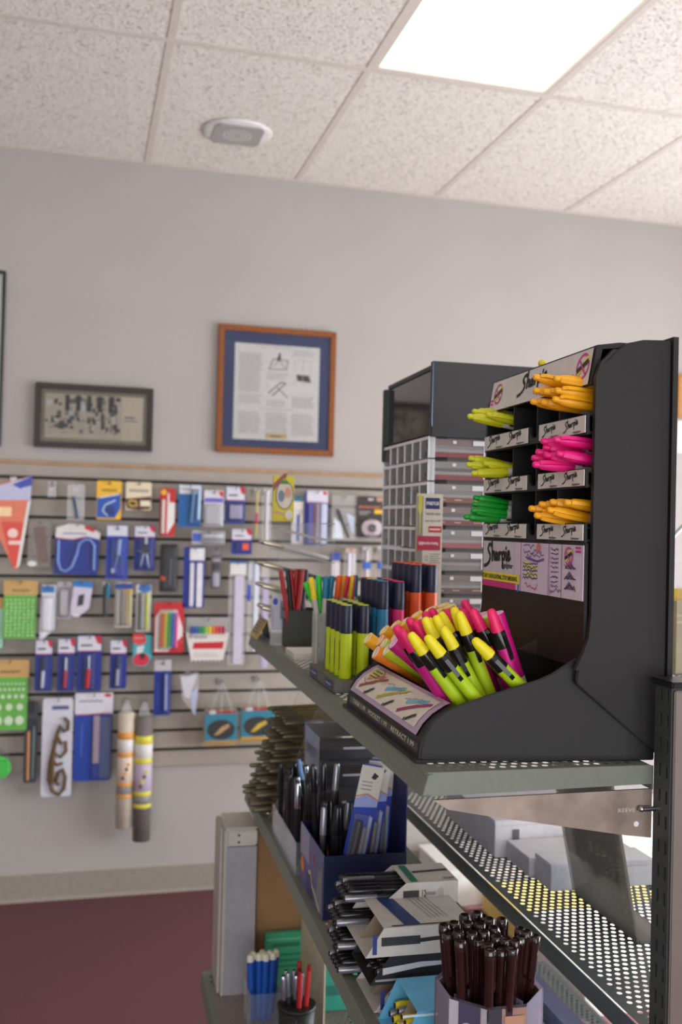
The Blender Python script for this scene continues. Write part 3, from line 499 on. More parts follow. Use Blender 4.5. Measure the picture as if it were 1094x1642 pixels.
pack('ruler_pack', 'large blue ruler pack with a white header right of the french curve', 'stationery', (119, 1111, 180, 1252), .06, K(26, 62, 158), [('r', .0, .0, 1, .24, K(214, 212, 222)), ('e', .86, .03, .1, .02, RED), ('t', .12, .1, .04, '~', K(90, 90, 150), .6), ('l', [(.03, .25), (.95, .23)], .003, RED), ('l', [(.2, .35), (.2, .72)], .006, K(60, 100, 190)), ('bx', .5, .26, .66, .8, .004, K(190, 170, 180)), ('r', .68, .28, .98, .98, K(86, 96, 140)), ('bl', .45, .24, .99, .98, .01)])
pack('tracing_paper_roll', 'cream paper roll with an orange printed sleeve hanging upright', 'paper roll', (186, 1120, 215, 1322), .05, None, [])
pack('drafting_film_roll', 'grey roll with a yellow printed sleeve hanging lowest on the wall', 'paper roll', (213, 1122, 244, 1342), .05, None, [])
def roll(lab, body, c1, c2, box, lean):
    r = [o for o in bpy.data.objects if o.get('label') == lab][0]
    x0, y0, x1, y1 = box; wd = (WP(x1, y1, .07)-WP(x0, y1, .07)).x*.46; ht = WP(x0, y0, .07).z-WP(x0, y1, .07).z
    Rr = wd
    MB().lathe([(.003, 0), (Rr, 0), (Rr, ht*.9), (.003, ht*.9)], 18, body, (0, -Rr, 0)).build('roll', r)
    s = MB()
    for a, b, c in ((.24, .27, c1), (.27, .33, GREY), (.33, .36, c1), (.36, .56, c2), (.56, .6, c1), (.6, .7, K(226, 222, 220)), (.7, .76, c1)):
        s.lathe([(Rr+.0003, ht*a), (Rr+.0006, ht*a+.0003), (Rr+.0006, ht*b-.0003), (Rr+.0003, ht*b)], 18, c, (0, -Rr, 0))
    s.build('sleeve', r)
    MB().prism([(-Rr*.8, ht*.88), (Rr*.8, ht*.88), (.006, ht), (-.006, ht)], -Rr-.001, -Rr+.001, 'y', CLEARW).build('hang_bag', r)
    q = MB(); T = TF((0, -2*Rr-.0012, 0), (1, 0, 0), (0, 0, 1))
    for k in range(4): q.disc(T, (-.3+.2*k)*Rr, ht*(.4+.035*k), Rr*.2, ht*.014, c1 if k % 2 else K(90, 60, 60), .0003)
    q.build('print', r)
roll('cream paper roll with an orange printed sleeve hanging upright', K(214, 200, 182), K(226, 160, 80), K(226, 206, 186), (186, 1120, 215, 1322), 0)
roll('grey roll with a yellow printed sleeve hanging lowest on the wall', K(120, 112, 110), K(222, 212, 70), K(190, 176, 196), (213, 1122, 244, 1342), 0)
pack('green_scrub_bag', 'round green item in a bag at the left edge below the template', 'stationery', (-26, 1204, 22, 1253), .05, CLEAR, [('e', .5, .55, .42, .38, K(80, 196, 80)), ('bx', .25, .3, .75, .8, .02, K(70, 190, 70))], outline=[(.3, 0), (.7, 0), (1, .4), (.95, .8), (.7, 1), (.3, 1), (0, .7), (0, .4)])
pack('scale_card', 'white card with a blue stripe behind the yellow apple sign', 'stationery', (468, 795, 487, 872), .05, K(210, 206, 206), [('r', .05, .0, .95, .12, K(60, 120, 150)), ('bx', .05, .12, .95, .28, .003, K(226, 220, 210)), ('r', .42, .4, .62, .95, K(50, 90, 190)), ('bx', .66, .35, .95, .98, .005, K(214, 206, 198))])
pack('ruler_set_pack', 'blue violet ruler set pack with a white header in the top row', 'stationery', (488, 787, 526, 874), .06, K(40, 44, 140), [('r', .1, .0, .98, .22, HDR), ('e', .85, .04, .1, .03, RED), ('l', [(.1, .23), (.95, .23)], .003, K(160, 90, 160)), ('bx', .16, .24, .36, .98, .005, K(96, 96, 190)), ('bx', .38, .24, .5, .98, .005, K(150, 100, 110)), ('bx', .52, .24, .62, .98, .005, K(206, 190, 200)), ('bx', .68, .24, .94, .98, .006, K(214, 214, 234)), ('bl', .1, .2, .98, .99, .012)])
pack('drafting_pen_bag', 'clear bag with one dark pen lying on the diagonal', 'stationery', (532, 794, 571, 865), .055, CLEARW, [('rod', .22, .32, .42, .58, .006, K(50, 44, 48)), ('rod', .42, .58, .72, .96, .004, K(60, 48, 50)), ('p', [(.1, .5), (.4, .65), (.5, .98), (.05, .98)], K(214, 220, 232)), ('p', [(.6, .4), (.95, .5), (.95, .9), (.8, .8)], K(196, 206, 226))])
pack('drafting_tape_card', 'black card with a white tape disc and a yellow corner label', 'stationery', (572, 796, 616, 862), .06, K(52, 42, 40), [('e', .5, .07, .1, .03, WHITE), ('t', .08, .28, .1, '~', K(226, 130, 100), .75), ('r', .08, .36, .5, .4, GREY), ('r', .08, .42, .4, .45, GREY), ('r', .64, .32, .99, .42, YEL), ('p', [(.7, .02), (.98, .02), (.98, .12), (.72, .12)], K(190, 140, 120)), ('e', .57, .77, .38, .22, K(206, 190, 196)), ('tube', [(.57+.1*math.cos(t*.6), .77+.07*math.sin(t*.6)) for t in range(11)], .006, K(110, 100, 104)), ('bl', .15, .54, .98, .99, .02)])
pack('eraser_strip_bag', 'white eraser strip pack, left of the two blue banded ones', 'stationery', (552, 879, 571, 934), .05, CLEARW, [('bx', .3, .15, .6, .98, .006, K(222, 220, 230)), ('bx', .66, .15, .9, .98, .005, K(214, 206, 218)), ('r', .1, .0, .9, .12, K(206, 176, 160))])
def banded(lab, box): pack('eraser_stick_pack', lab, 'stationery', box, .05, CLEARW, [('rod', .5, .1, .5, .98, .006, K(220, 208, 210)), ('bx', .1, .42, .9, .62, .014, K(40, 100, 190)), ('r', .1, .0, .9, .08, K(206, 200, 200))])
banded('blue banded eraser stick pack, left one of the pair', (580, 877, 595, 934)); banded('blue banded eraser stick pack hard against the clear drawer tower', (604, 877, 616, 934))
pack('nib_card', 'small white card with a blue header behind the pen rack', 'stationery', (532, 886, 545, 924), .05, K(208, 200, 204), [('r', 0, 0, 1, .35, K(50, 80, 170)), ('l', [(.1, .4), (.9, .4)], .002, RED)])
for x, zt, off, lab in HOOKS:
    gi = round((1.625-(zt+.004))/.0756); zz = 1.625-gi*.0756
    if abs(zz-zt) > .03: zz = zt-.004
    hook(x, zt-.010, off+.022, 'steel peg hook carrying the '+' '.join(lab.split()[:9]), None)

# ================================================================== the shelving unit
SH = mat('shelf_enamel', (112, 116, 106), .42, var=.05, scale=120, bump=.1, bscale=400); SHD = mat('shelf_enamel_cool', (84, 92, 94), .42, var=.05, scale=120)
POST = mat('post_enamel', (70, 74, 72), .4, .2); SATIN = mat('satin_panel', (136, 124, 118), .38, .5, var=.04, scale=15, bump=.05, bscale=80); BRK = mat('bracket_steel', (150, 134, 122), .4, .6, var=.25, scale=30)
LEN = 1.22; ZF = -(EYE-.2592)                     # floor height in shelving coordinates
GON = thing('gondola_shelving', 'grey green metal gondola shelving unit in the foreground', 'shelving', GM(0, 0, ZF))
def gz(z): return z-ZF
def perforated(u0, u1, v0, v1, z, m, hole=.0034, pitch=.0115):
    b = MB(); nr = int((v1-v0-.016)/pitch); ns = int((u1-u0-.016)/pitch); ou = (u1-u0-ns*pitch)/2; ov = (v1-v0-nr*pitch)/2
    b.box(u0, u1, v0, v0+ov, z-.001, z, m).box(u0, u1, v1-ov, v1, z-.001, z, m)
    o8 = [(1, 0), (.72, .72), (0, 1), (-.72, .72), (-1, 0), (-.72, -.72), (0, -1), (.72, -.72)]
    h2 = pitch/2; q8 = [(h2, 0), (h2, h2), (0, h2), (-h2, h2), (-h2, 0), (-h2, -h2), (0, -h2), (h2, -h2)]
    vs = []; fs = []
    for j in range(nr):
        sh = (pitch/2 if j % 2 else 0); va = v0+ov+j*pitch; n = ns-(1 if j % 2 else 0)
        for xa, xb in ((u0, u0+ou+sh), (u0+ou+sh+n*pitch, u1)):
            k = len(vs); vs += [(xa, va, z), (xb, va, z), (xb, va+pitch, z), (xa, va+pitch, z)]; fs.append((k, k+1, k+2, k+3))
        for i in range(n):
            cx, cy = u0+ou+sh+(i+.5)*pitch, va+h2; k = len(vs)
            vs += [(cx+a, cy+c, z) for a, c in q8]+[(cx+a*hole, cy+c*hole, z) for a, c in o8]
            for t in range(8): fs.append((k+t, k+(t+1) % 8, k+8+(t+1) % 8, k+8+t))
    b.add(vs, fs, m); return b
def shelf(u0, u1, v0, v1, z, m, front=-1, lip=.022):   # z is the top surface; front -1 lips towards the aisle
    z = gz(z)
    o = perforated(min(u0, u1)+.004, max(u0, u1)-.002, v0+.004, v1-.004, z, m).build('shelf', GON)
    s = 1 if front < 0 else -1
    MB().prism([(u0+.006*s, z+.0005), (u0, z-lip), (u0+.010*s, z-lip), (u0+.010*s, z-lip+.0012), (u0+.0018*s, z-lip+.0014), (u0+.0072*s, z-.001), (u0+.012*s, z-.001), (u0+.012*s, z+.0005)], v0, v1, 'y', m).build('front_lip', o)
    for a, b in ((v0, v0+.0014), (v1-.0014, v1)):
        MB().prism([(u0+.006*s, z+.0004), (u0, z-lip), (u1, z-lip+.004), (u1, z+.0004)], a, b, 'y', m).build('side_flange', o)
    MB().box(min(u1, u1-.0014*s), max(u1, u1-.0014*s), v0, v1, z-.024, z, m).build('rear_flange', o)
    return o
up_l = shelf(0, .2495, 0, LEN, .0215, SH)
# raised bead along the near edge of the top shelf
MB().tube([(.006, .001, gz(.0218)), (.246, .001, gz(.0218))], .0011, 6, SH).build('edge_bead', up_l)
lo_l = shelf(0, .236, 0, LEN, -.313, SH)
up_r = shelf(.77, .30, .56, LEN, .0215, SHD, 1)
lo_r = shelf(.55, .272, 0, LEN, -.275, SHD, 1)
bs_l = shelf(-.085, .25, 0, LEN, -.70, SH, lip=.03)
# uprights with two columns of slots
def upright(v0, v1, zt):
    r = MB(); u0, u1 = .25, .285; zt = gz(zt)
    r.box(u0+.007, u1, v0, v1, 0, zt, POST)
    cols = (v0+(v1-v0)*.22, v0+(v1-v0)*.64); sw = .0021; n = int(zt/.0254); vs = []; fs = []
    bands = [(v0, cols[0]-sw), (cols[0]+sw, cols[1]-sw), (cols[1]+sw, v1)]
    for a, b in bands: r.box(u0, u0+.007, a, b, 0, zt, POST)
    for c in cols:
        for k in range(n+1):
            a, b = k*.0254+.013, (k+1)*.0254
            if k == 0: r.box(u0, u0+.007, c-sw, c+sw, 0, .013-.0124, POST)
            if a < zt: r.box(u0, u0+.007, c-sw, c+sw, a, min(b, zt), POST)
    return r.build('upright', GON)
upright(-.030, .0, .106); upright(LEN, LEN+.03, .106)
MB().box(.2515, .34, -.034, -.0302, 0, gz(.104), SATIN).box(.3365, .34, -.0302, 0, 0, gz(.104), SATIN).build('end_panel', GON, bevel=.0012)
MB().box(.246, .345, -.038, .004, gz(.1065), gz(.113), mat('cap_black', (26, 26, 27), .3)).build('post_cap', GON, bevel=.0016)
MB().box(.2515, .34, LEN+.0302, LEN+.034, 0, gz(.104), SATIN).build('end_panel', GON)
MB().box(-.07, .62, .0, LEN, 0.0, .09, mat('kick_wood', (110, 74, 48), .6, var=.3, scale=40)).build('kick_base', GON)
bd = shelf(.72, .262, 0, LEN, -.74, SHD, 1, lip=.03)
# brackets under the shelves
def bracket(shelf_o, v, z, tip, root, name=False):
    z = gz(z); s = 1 if root > tip else -1
    o = MB().prism([(tip, z-.0035), (root, z-.001), (root, z-.051), (root-.03*s, z-.047), (tip+.045*s, z-.019), (tip+.015*s, z-.013)], v, v+.003, 'y', BRK).build('bracket', shelf_o)
    T = TF((root-.038*s, v-.0002, z-.0235), (1, 0, 0), (0, 0, 1))
    if name: MB().text(T, 0, 0, .0042, 'REEVE', K(206, 190, 176), .0002, .019).build('stamped_name', shelf_o)
    MB().cyl((root-.0175, v-.0006, z-.036), (root-.0175, v, z-.036), .0028, .0028, 12, K(226, 226, 230)).build('rivet', shelf_o)
    MB().cyl((root-.014, v-.004, z-.020), (root+.004, v-.004, z-.020), .0026, .0026, 10, CHROME).ell((root-.014, v-.004, z-.020), .0032, .0032, .0032, CHROME, 8, 6).build('hook_pin', shelf_o)
bracket(up_l, .001, -.001, .013, .249, True); bracket(up_l, LEN-.004, -.001, .013, .249)
bracket(lo_l, .001, -.336, .013, .249); bracket(lo_l, LEN-.004, -.336, .013, .249)
bracket(lo_r, LEN-.004, -.30, .52, .285); bracket(up_r, LEN-.004, -.001, .74, .285)
ZT = .0222                                        # where things stand on the top shelf
ZL = -.3123                                       # and on the one below

# ================================================================== highlighter display
DB = mat('display_black', (31, 28, 28), .48, spec=.35, var=.03, scale=200, bump=.22, bscale=1200); DI = mat('display_inside', (24, 23, 24), .5)
WS = K(216, 210, 204, .4); PNK = K(206, 50, 140); MAG = K(196, 34, 132)
def dz(z): return z-ZT
DSP = thing('highlighter_display', 'black plastic highlighter display stand with three rows above a bin', 'display stand', GM(0, 0, ZT))
V0, V1 = .018, .318                               # outer faces of the tower sides
side = [(.172, .120), (.180, .135), (.186, .150), (.188, .175), (.188, .420), (.193, .435), (.206, .448), (.222, .459), (.240, .4635), (.272, .465), (.272, .030), (.262, .030), (.17, .105)]
for a, b, inner in ((V0, V0+.006, 1), (V1-.006, V1, -1)):
    o = MB().prism([(p, dz(q)) for p, q in side], a, b, 'y', DB).build('side_panel', DSP, bevel=.0012)
    fl = [(.168, .118), (.176, .134), (.182, .150), (.1845, .175), (.1845, .420), (.190, .437), (.204, .451)]
    m = MB(); ya, yb = (a-.002, a+.004) if inner == 1 else (b-.004, b+.002)
    for (x, y), (x2, y2) in zip(fl, fl[1:]): m.add([(x, ya, dz(y)), (x, yb, dz(y)), (x2, yb, dz(y2)), (x2, ya, dz(y2)), (x+.005, ya, dz(y)), (x+.005, yb, dz(y)), (x2+.005, yb, dz(y2)), (x2+.005, ya, dz(y2))], [(0, 1, 2, 3), (7, 6, 5, 4), (0, 3, 7, 4), (1, 5, 6, 2)], DB)
    m.build('edge_flange', o)
MB().box(.272, .278, V0-.004, V1+.004, dz(.11), dz(.468), DB).build('back_panel', DSP)
MB().box(.232, .2719, V0+.0062, V1-.0062, dz(.454), dz(.460), DB).build('top_panel', DSP)
# header sign
hd = MB().prism([(.183, dz(.414)), (.190, dz(.456)), (.215, dz(.460)), (.235, dz(.460)), (.235, dz(.457)), (.196, dz(.452)), (.188, dz(.414))], V0+.007, V1-.007, 'y', DB).build('header', DSP)
Th = TF((.1826, V1-.012, dz(.4150)), (0, -1, 0), (.007, 0, .042)); HWd = V1-V0-.024; HHt = .0395
m = MB(); m.rect(Th, 0, 0, HWd, HHt, WS, .0004); m.build('sign_face', hd)
def nosmear(m, T, cx, cy, r, asp=1):
    m.ring(T, cx, cy, r*.8, r, PNK, .0009, asp=asp)
    m.line(T, [(cx-r*.62, cy-r*.4), (cx+r*.7, cy+r*.5)], r*.5, K(236, 214, 40), .0010); m.line(T, [(cx-r*.7, cy-r*.25), (cx+r*.72, cy+r*.3)], r*.38, INK, .0012); m.line(T, [(cx-r*.55, cy+r*.55), (cx+r*.55, cy-r*.6)], r*.14, PNK, .0014)
for x, cx_, r_ in ((.002, .024, .0135), (HWd-.046, HWd-.018, .0150)): m = MB(); nosmear(m, Th, cx_, .0215, r_); m.rect(Th, x, .008, x+.009, .011, PNK, .0008); m.rect(Th, x, .0125, x+.009, .0155, PNK, .0008); m.build('emblem', hd)
m = MB(); m.script(Th, .088, .0095, .082, INK, .0008, .72, .15, .03); m.text(Th, .138, .0065, .0062, 'Highlighter', INK, .0009, .048, .01, .35); m.build('lettering', hd)
# rows
def row(zb, zt_, k):
    bm = (V0+V1)/2; yA, yB = V0+.007, V1-.007; c = bm-.012; n = 8
    pts = [(yA, zb), (yB, zb), (yB, zt_)]+[(c+.013, zt_)]+[(c+.013*math.cos(t), zt_-.0145*math.sin(t)) for t in [math.pi*j/n for j in range(1, n)]]+[(c-.013, zt_), (yA, zt_)]
    o = MB().prism([(y, dz(z)) for y, z in pts], .180, .183, 'x', DB).build('row_front', DSP)
    MB().box(.1831, .2718, yA, yB, dz(zb+.001), dz(zb+.0035), DI).build('row_floor', DSP)
    s = MB(); T = TF((.1796, yB-.002, dz(zb)), (0, -1, 0), (0, 0, 1)); h = zt_-zb
    wL = yB-.002-(c+.016); wR = c-.016-yA-.002; xR = yB-.002-(c-.016)
    for x, ww in ((0, wL), (xR, wR)):
        s = MB(); s.add([T @ Vector(p) for p in ((x, .002, 0), (x+ww, .002, 0), (x+ww, h-.001, 0), (x, h-.001, 0), (x, .002, .0010), (x+ww, .002, .0010), (x+ww, h-.001, .0010), (x, h-.001, .0010))], [(4, 5, 6, 7), (0, 1, 5, 4), (1, 2, 6, 5), (2, 3, 7, 6), (3, 0, 4, 7)], WS); s.build('label_strip', o)
    for x, ww in ((0, wL), (xR, wR)):
        for f in (.08, .56): q = MB(); q.script(T, x+ww*f, .0050, ww*.31, INK, .0013, .74, .13, .10); q.text(T, x+ww*(f+.2), .0030, .0024, 'Highlighter', INK, .0013, ww*.17, .02, .3); q.build('lettering', o)
for k, (a, b) in enumerate(((.362, .383), (.3065, .3265), (.249, .269))): row(a, b, k)
for v in (V0+.08, (V0+V1)/2-.012, V1-.093):
    MB().box(.1835, .2716, v-.0012, v+.0012, dz(.2495), dz(.4125), DI).build('divider', DSP)
# poster panel below the rows
MB().box(.1805, .184, V0+.006, V1-.006, dz(.118), dz(.2485), DB).build('lower_front', DSP)
po = MB().box(.1795, .1804, V0+.008, V1-.012, dz(.188), dz(.246), K(214, 196, 214, .4)).build('poster', DSP)
T = TF((.1793, V1-.012, dz(.188)), (0, -1, 0), (0, 0, 1)); PW, PH = V1-V0-.02, .058
m = MB(); m.rect(T, 0, .013, PW*.36, PH, K(206, 196, 206, .4), .0001); m.rect(T, 0, .008, PW*.42, .0185, K(240, 220, 50), .0003); m.rect(T, 0, 0, PW*.38, .008, K(206, 50, 130), .0003)
m.script(T, .004, .0245, .088, INK, .0006, .80, .15, .0); m.text(T, .062, .0255, .0065, 'Highlighter', INK, .0006, .036, .02, .35)
m.text(T, .001, .0105, .0055, 'START HIGHLIGHTING, STOP SMEARING.', INK, .0006, PW*.40, .03)
VIO = K(110, 70, 140); rn = random.Random(5)
def scrib(x0, y0, wd, hgt, c, n=9): m.line(T, [(x0+wd*i/n, y0+(rn.random()-.5)*hgt) for i in range(n+1)], .0011, c, .0005)
m.rect(T, PW*.43, 0, PW*.435, PH, K(150, 120, 150), .0002); m.rect(T, PW*.70, 0, PW*.715, PH, K(190, 150, 190), .0002); m.rect(T, PW*.82, 0, PW*.824, PH, K(120, 80, 120), .0003)
scrib(PW*.46, .054, .03, .005, VIO); m.disc(T, PW*.61, .053, .006, .005, K(210, 120, 110), .0005); scrib(PW*.46, .048, .05, .006, VIO, 14); scrib(PW*.48, .043, .05, .005, VIO, 14); m.line(T, [(PW*.5, .040), (PW*.6, .037), (PW*.66, .040)], .0028, VIO, .0005)
for k in range(5): m.rect(T, PW*.47, .0325-.0042*k, PW*(.54+.06*(k % 2)), .0352-.0042*k, K(240, 224, 70), .0003) if k in (0, 1, 3) else None; scrib(PW*.46, .034-.0042*k, .04, .003, INK, 16)
scrib(PW*.48, .007, .035, .008, K(200, 60, 80), 10)
for k in range(9): scrib(PW*.73, .052-.005*k, .018, .003, VIO if k % 3 else INK, 9)
scrib(PW*.72, .006, .028, .007, VIO, 9); nosmear(m, T, PW*.885, .046, .0100)
m.rect(T, PW*.94, .050, PW*.985, .0525, PNK, .0006); m.rect(T, PW*.94, .054, PW*.985, .0565, PNK, .0006)
for k in range(3): m.flat(T, [(PW*.85, .010+.011*k), (PW*.94, .010+.011*k), (PW*.89, .019+.011*k)], K(110, 90, 120), .0004); scrib(PW*.85, .012+.011*k, .026, .006, INK, 9)
m.line(T, [(PW*.41, 0), (PW*.412, .006)], .004, K(40, 110, 200), .0006); m.build('poster_print', po)
# bin
near = [(.012, .0225), (.013, .036), (.017, .050), (.025, .064), (.037, .073), (.052, .080), (.088, .092), (.135, .106), (.150, .1125), (.170, .1255), (.176, .129), (.262, .033), (.262, .0225)]
def vn(u): return .043-.023*(u-.012)/.25        # the near side runs slightly outwards to the back
m = MB(); n = len(near)
def sidewall(vfun, th, nm):
    b = MB(); vs = [(u, vfun(u), dz(z)) for u, z in near]+[(u, vfun(u)+th, dz(z)) for u, z in near]
    b.add(vs, [tuple(range(n)) if th > 0 else tuple(range(n-1, -1, -1)), tuple(range(2*n-1, n-1, -1)) if th > 0 else tuple(range(n, 2*n))], DB); b.add(vs, [(i, n+i, n+(i+1) % n, (i+1) % n) for i in range(n)], DB); return b.build(nm, DSP, bevel=.0009)
sidewall(vn, .005, 'bin_side'); sidewall(lambda u: .357-.02*(u-.012)/.25, -.005, 'bin_side')
fp = [(.0105, .0225), (.0115, .036), (.0135, .044), (.021, .056), (.031, .066), (.044, .074), (.052, .0775)]
b = MB(); ya, yb = .040, .357; pr = fp+[(x+.004, z-.003) for x, z in fp[::-1]]
b.prism([(x, dz(z)) for x, z in pr], ya+.004, yb-.004, 'y', DB); b.build('bin_front', DSP)
MB().box(.008, .262, .040, .354, 0, .003, DI).build('bin_floor', DSP)
MB().box(.006, .014, .039, .358, 0.0, .0035, DB).build('base_rim', DSP)
MB().box(.258, .262, .03, .33, .003, dz(.11), DI).build('bin_back', DSP)
# the printed card on the bin front
Gp = [(.0135, .0455), (.021, .0575), (.031, .0672), (.044, .0752), (.0505, .0778)]; ua, ub = .062, .345
cd = MB(); vs = []
for x, z in Gp: vs += [(x-.0006, ub, dz(z)+.0006), (x-.0006, ua, dz(z)+.0006)]
cd.add(vs, [(2*i, 2*i+1, 2*i+3, 2*i+2) for i in range(len(Gp)-1)], K(176, 150, 176, .4)); gcard = cd.build('bin_card', DSP)
class Curv:                                       # lays flat print on the curved card
    def __init__(s, g): s.g = g; s.L = [0]; [s.L.append(s.L[-1]+math.dist(a, b)) for a, b in zip(g, g[1:])]
    def __matmul__(s, p):
        y = min(max(p[1], 0), s.L[-1]-1e-6); i = max(k for k in range(len(s.L)-1) if s.L[k] <= y); t = (y-s.L[i])/(s.L[i+1]-s.L[i]); a, b = s.g[i], s.g[i+1]
        dx, dzv = b[0]-a[0], b[1]-a[1]; l = math.hypot(dx, dzv); nx, nz = -dzv/l, dx/l; k = .0008+p[2]*1.6
        return Vector((a[0]+dx*t+nx*k, ub-p[0], dz(a[1]+dzv*t)+nz*k))
CT = Curv(Gp); CW, CH = ub-ua, CT.L[-1]; m = MB()
def strip(x0, y0, x1, y1, c, lf, ns=5):
    for i in range(ns): a, b2 = y0+(y1-y0)*i/ns, y0+(y1-y0)*(i+1)/ns; m.flat(CT, [(x0, a), (x1, a), (x1, b2), (x0, b2)], c, lf)
strip(CW*.05, CH*.12, CW*.95, CH*.88, K(220, 210, 192, .4), .0004, 24)
def bar(x0, y0, x1, y1, wd, c, lf, n=5):
    for i in range(n): m.line(CT, [(x0+(x1-x0)*i/n, y0+(y1-y0)*i/n), (x0+(x1-x0)*(i+1)/n, y0+(y1-y0)*(i+1)/n)], wd, c, lf)
for x, c, c2 in ((.06, K(150, 70, 56), K(210, 120, 110)), (.36, K(176, 166, 40), K(90, 170, 200)), (.66, K(150, 40, 100), K(120, 180, 200))):
    bar(CW*(x+.06), CH*.50, CW*(x+.22), CH*.72, .006, c2, .0007); bar(CW*(x+.04), CH*.22, CW*(x+.27), CH*.70, .0046, c, .0009); bar(CW*(x+.17), CH*.16, CW*(x+.24), CH*.34, .0035, INK, .0011)
    m.disc(CT, CW*(x+.155), CH*.13+.001, .002, .0022, INK, .0011)
for k in range(12): x = .2+.06*k; bar(CW*x, CH*(.62+.1*math.sin(k*2.1)), CW*(x+.05), CH*(.66+.12*math.sin(k*2.7+1)), .0007, (K(90, 110, 120), K(60, 150, 190), K(200, 90, 120))[k % 3], .0008, 3)
bar(CW*.10, CH*.58, CW*.24, CH*.58, .004, K(226, 214, 60), .0007); bar(CW*.09, CH*.68, CW*.25, CH*.68, .004, K(226, 214, 60), .0007); bar(CW*.10, CH*.78, CW*.22, CH*.78, .004, K(226, 214, 60), .0007)
for y in (.56, .66, .76): m.text(CT, CW*.11, CH*y, .0028, 'SMEAR', INK, .0007, CW*.11, .03) if False else bar(CW*.11, CH*(y+.02), CW*.21, CH*(y+.02), .0014, INK, .0010)
ring_pts = [(CW*(.165+.10*math.cos(t)), CH*(.62+.26*math.sin(t))) for t in [2*math.pi*i/18 for i in range(19)]]; m.line(CT, ring_pts, .0009, K(120, 60, 60), .0010)
m.build('card_print', gcard)
# punched label tape
tp = MB(); Tt = TF((.0112, .335, dz(.0325)), (0, -1, 0), (.002, 0, .0135)); tp.rect(Tt, -.004, -.0010, .285, .0075, K(30, 29, 30, .3), .0003); tape = tp.build('label_tape', DSP)
m = MB(); LT_ = K(236, 234, 206)
for x_, t_, w_ in ((.012, 'TANK 1.99', .062), (.090, 'POCKET 1.99', .080), (.188, 'RETRACT 1.99', .084)): MB().text(Tt, x_, .0008, .0055, t_, LT_, .0006, w_, -.005).build('tape_lettering', tape)
# clear compartment dividers
def div(v, pts): MB().prism([(x, dz(z)) for x, z in pts], v, v+.0018, 'y', clear('smoke_acrylic', (70, 66, 64), .10)).build('bin_divider', DSP)
div(.135, [(.06, .030), (.25, .03), (.25, .105), (.225, .142), (.19, .142), (.08, .086)]); div(.235, [(.06, .030), (.25, .03), (.25, .10), (.22, .125), (.19, .125), (.08, .086)])
div(.068, [(.10, .030), (.25, .03), (.25, .06), (.14, .06)])

# ---- pens: prototypes along +z, tip end at z = 0.137
LBL = K(214, 204, 196)
def pocket(c, nm):
    a = MB().lathe([(.0035, .026), (.0052, .029), (.0056, .034), (.0056, .085)], 12, c).mesh('barrel')
    b = MB().lathe([(.0058, .0), (.0060, .001), (.0060, .041), (.0058, .042)], 12, LBL, (0, 0, .050)); b.box(-.0063, -.0060, -.002, .002, .066, .082, INK); b.box(.0060, .0063, -.002, .002, .066, .082, INK); b = b.mesh('label')
    cp = MB().lathe([(.0060, .090), (.0063, .091), (.0064, .104), (.0060, .118), (.0050, .128), (.0036, .130), (.0036, .135), (.0026, .137), (.001, .1373)], 12, c).mesh('cap')
    cl = MB().prism([(-.0060, .096), (-.0088, .092), (-.0094, .110), (-.0084, .126), (-.0060, .131), (-.0045, .131), (-.0060, .118), (-.0068, .104)], -.002, .002, 'y', c).mesh('clip')
    return [('barrel', a, None), ('label', b, 0), ('cap', cp, None), ('clip', cl, 2)]
def retract(cb, ct):
    a = MB().lathe([(.004, 0), (.0068, .004), (.0074, .014), (.0074, .096)], 14, cb).mesh('barrel')
    pr = MB(); [pr.box(-.0080+.0004, -.0073, -.0022+.0018*k, -.0013+.0018*k, .060, .068, INK) for k in range(3)]; pr.box(-.0076, -.0072, -.0015, .0015, .02, .045, INK); pr = pr.mesh('print')
    g = MB().lathe([(.0075, .094), (.0077, .096), (.0076, .110), (.0070, .113)], 14, K(26, 24, 24, .2)).mesh('collar')
    cl = MB().prism([(.0074, .112), (.0095, .108), (.0100, .086), (.0086, .080), (.0078, .084), (.0082, .100), (.0074, .104)], -.0022, .0022, 'y', K(26, 24, 24, .2)).mesh('clip')
    t = MB().lathe([(.0069, .1125), (.0068, .118), (.0058, .130), (.0046, .1365), (.003, .1385), (.001, .139)], 14, ct).mesh('button')
    return [('barrel', a, None), ('print', pr, 0), ('collar', g, None), ('clip', cl, 2), ('button', t, None)]
def tank(c, ce):
    a = MB().lathe([(.004, 0), (.0085, .003), (.0086, .010), (.0086, .085), (.0088, .12), (.0092, .136), (.0090, .137)], 16, c).mesh('barrel')
    e = MB().lathe([(.0088, .1360), (.0087, .1374), (.0062, .1376), (.0060, .1371), (.002, .1371)], 16, ce).mesh('end_ring')
    l = MB().lathe([(.0087, .030), (.0088, .031), (.0088, .060), (.0087, .061)], 16, LBL).mesh('label')
    return [('barrel', a, None), ('end_ring', e, None), ('label', l, None)]
cY, cO, cP, cG = K(206, 204, 22), K(240, 168, 14), K(238, 22, 128), K(10, 150, 40)
PK = {'Y': pocket(cY, 'y'), 'O': pocket(cO, 'o'), 'P': pocket(cP, 'p'), 'G': pocket(cG, 'g')}
RT = {'Y': retract(K(176, 206, 22), K(238, 222, 26)), 'P': retract(K(204, 20, 130), K(238, 30, 104))}
ENDW = K(226, 216, 196)
TK = {'O': tank(K(240, 130, 30), K(244, 214, 180)), 'Y': tank(K(240, 176, 30), K(246, 224, 160)), 'L': tank(K(200, 214, 40), K(232, 232, 190)), 'M': tank(K(206, 16, 120), K(238, 190, 220))}
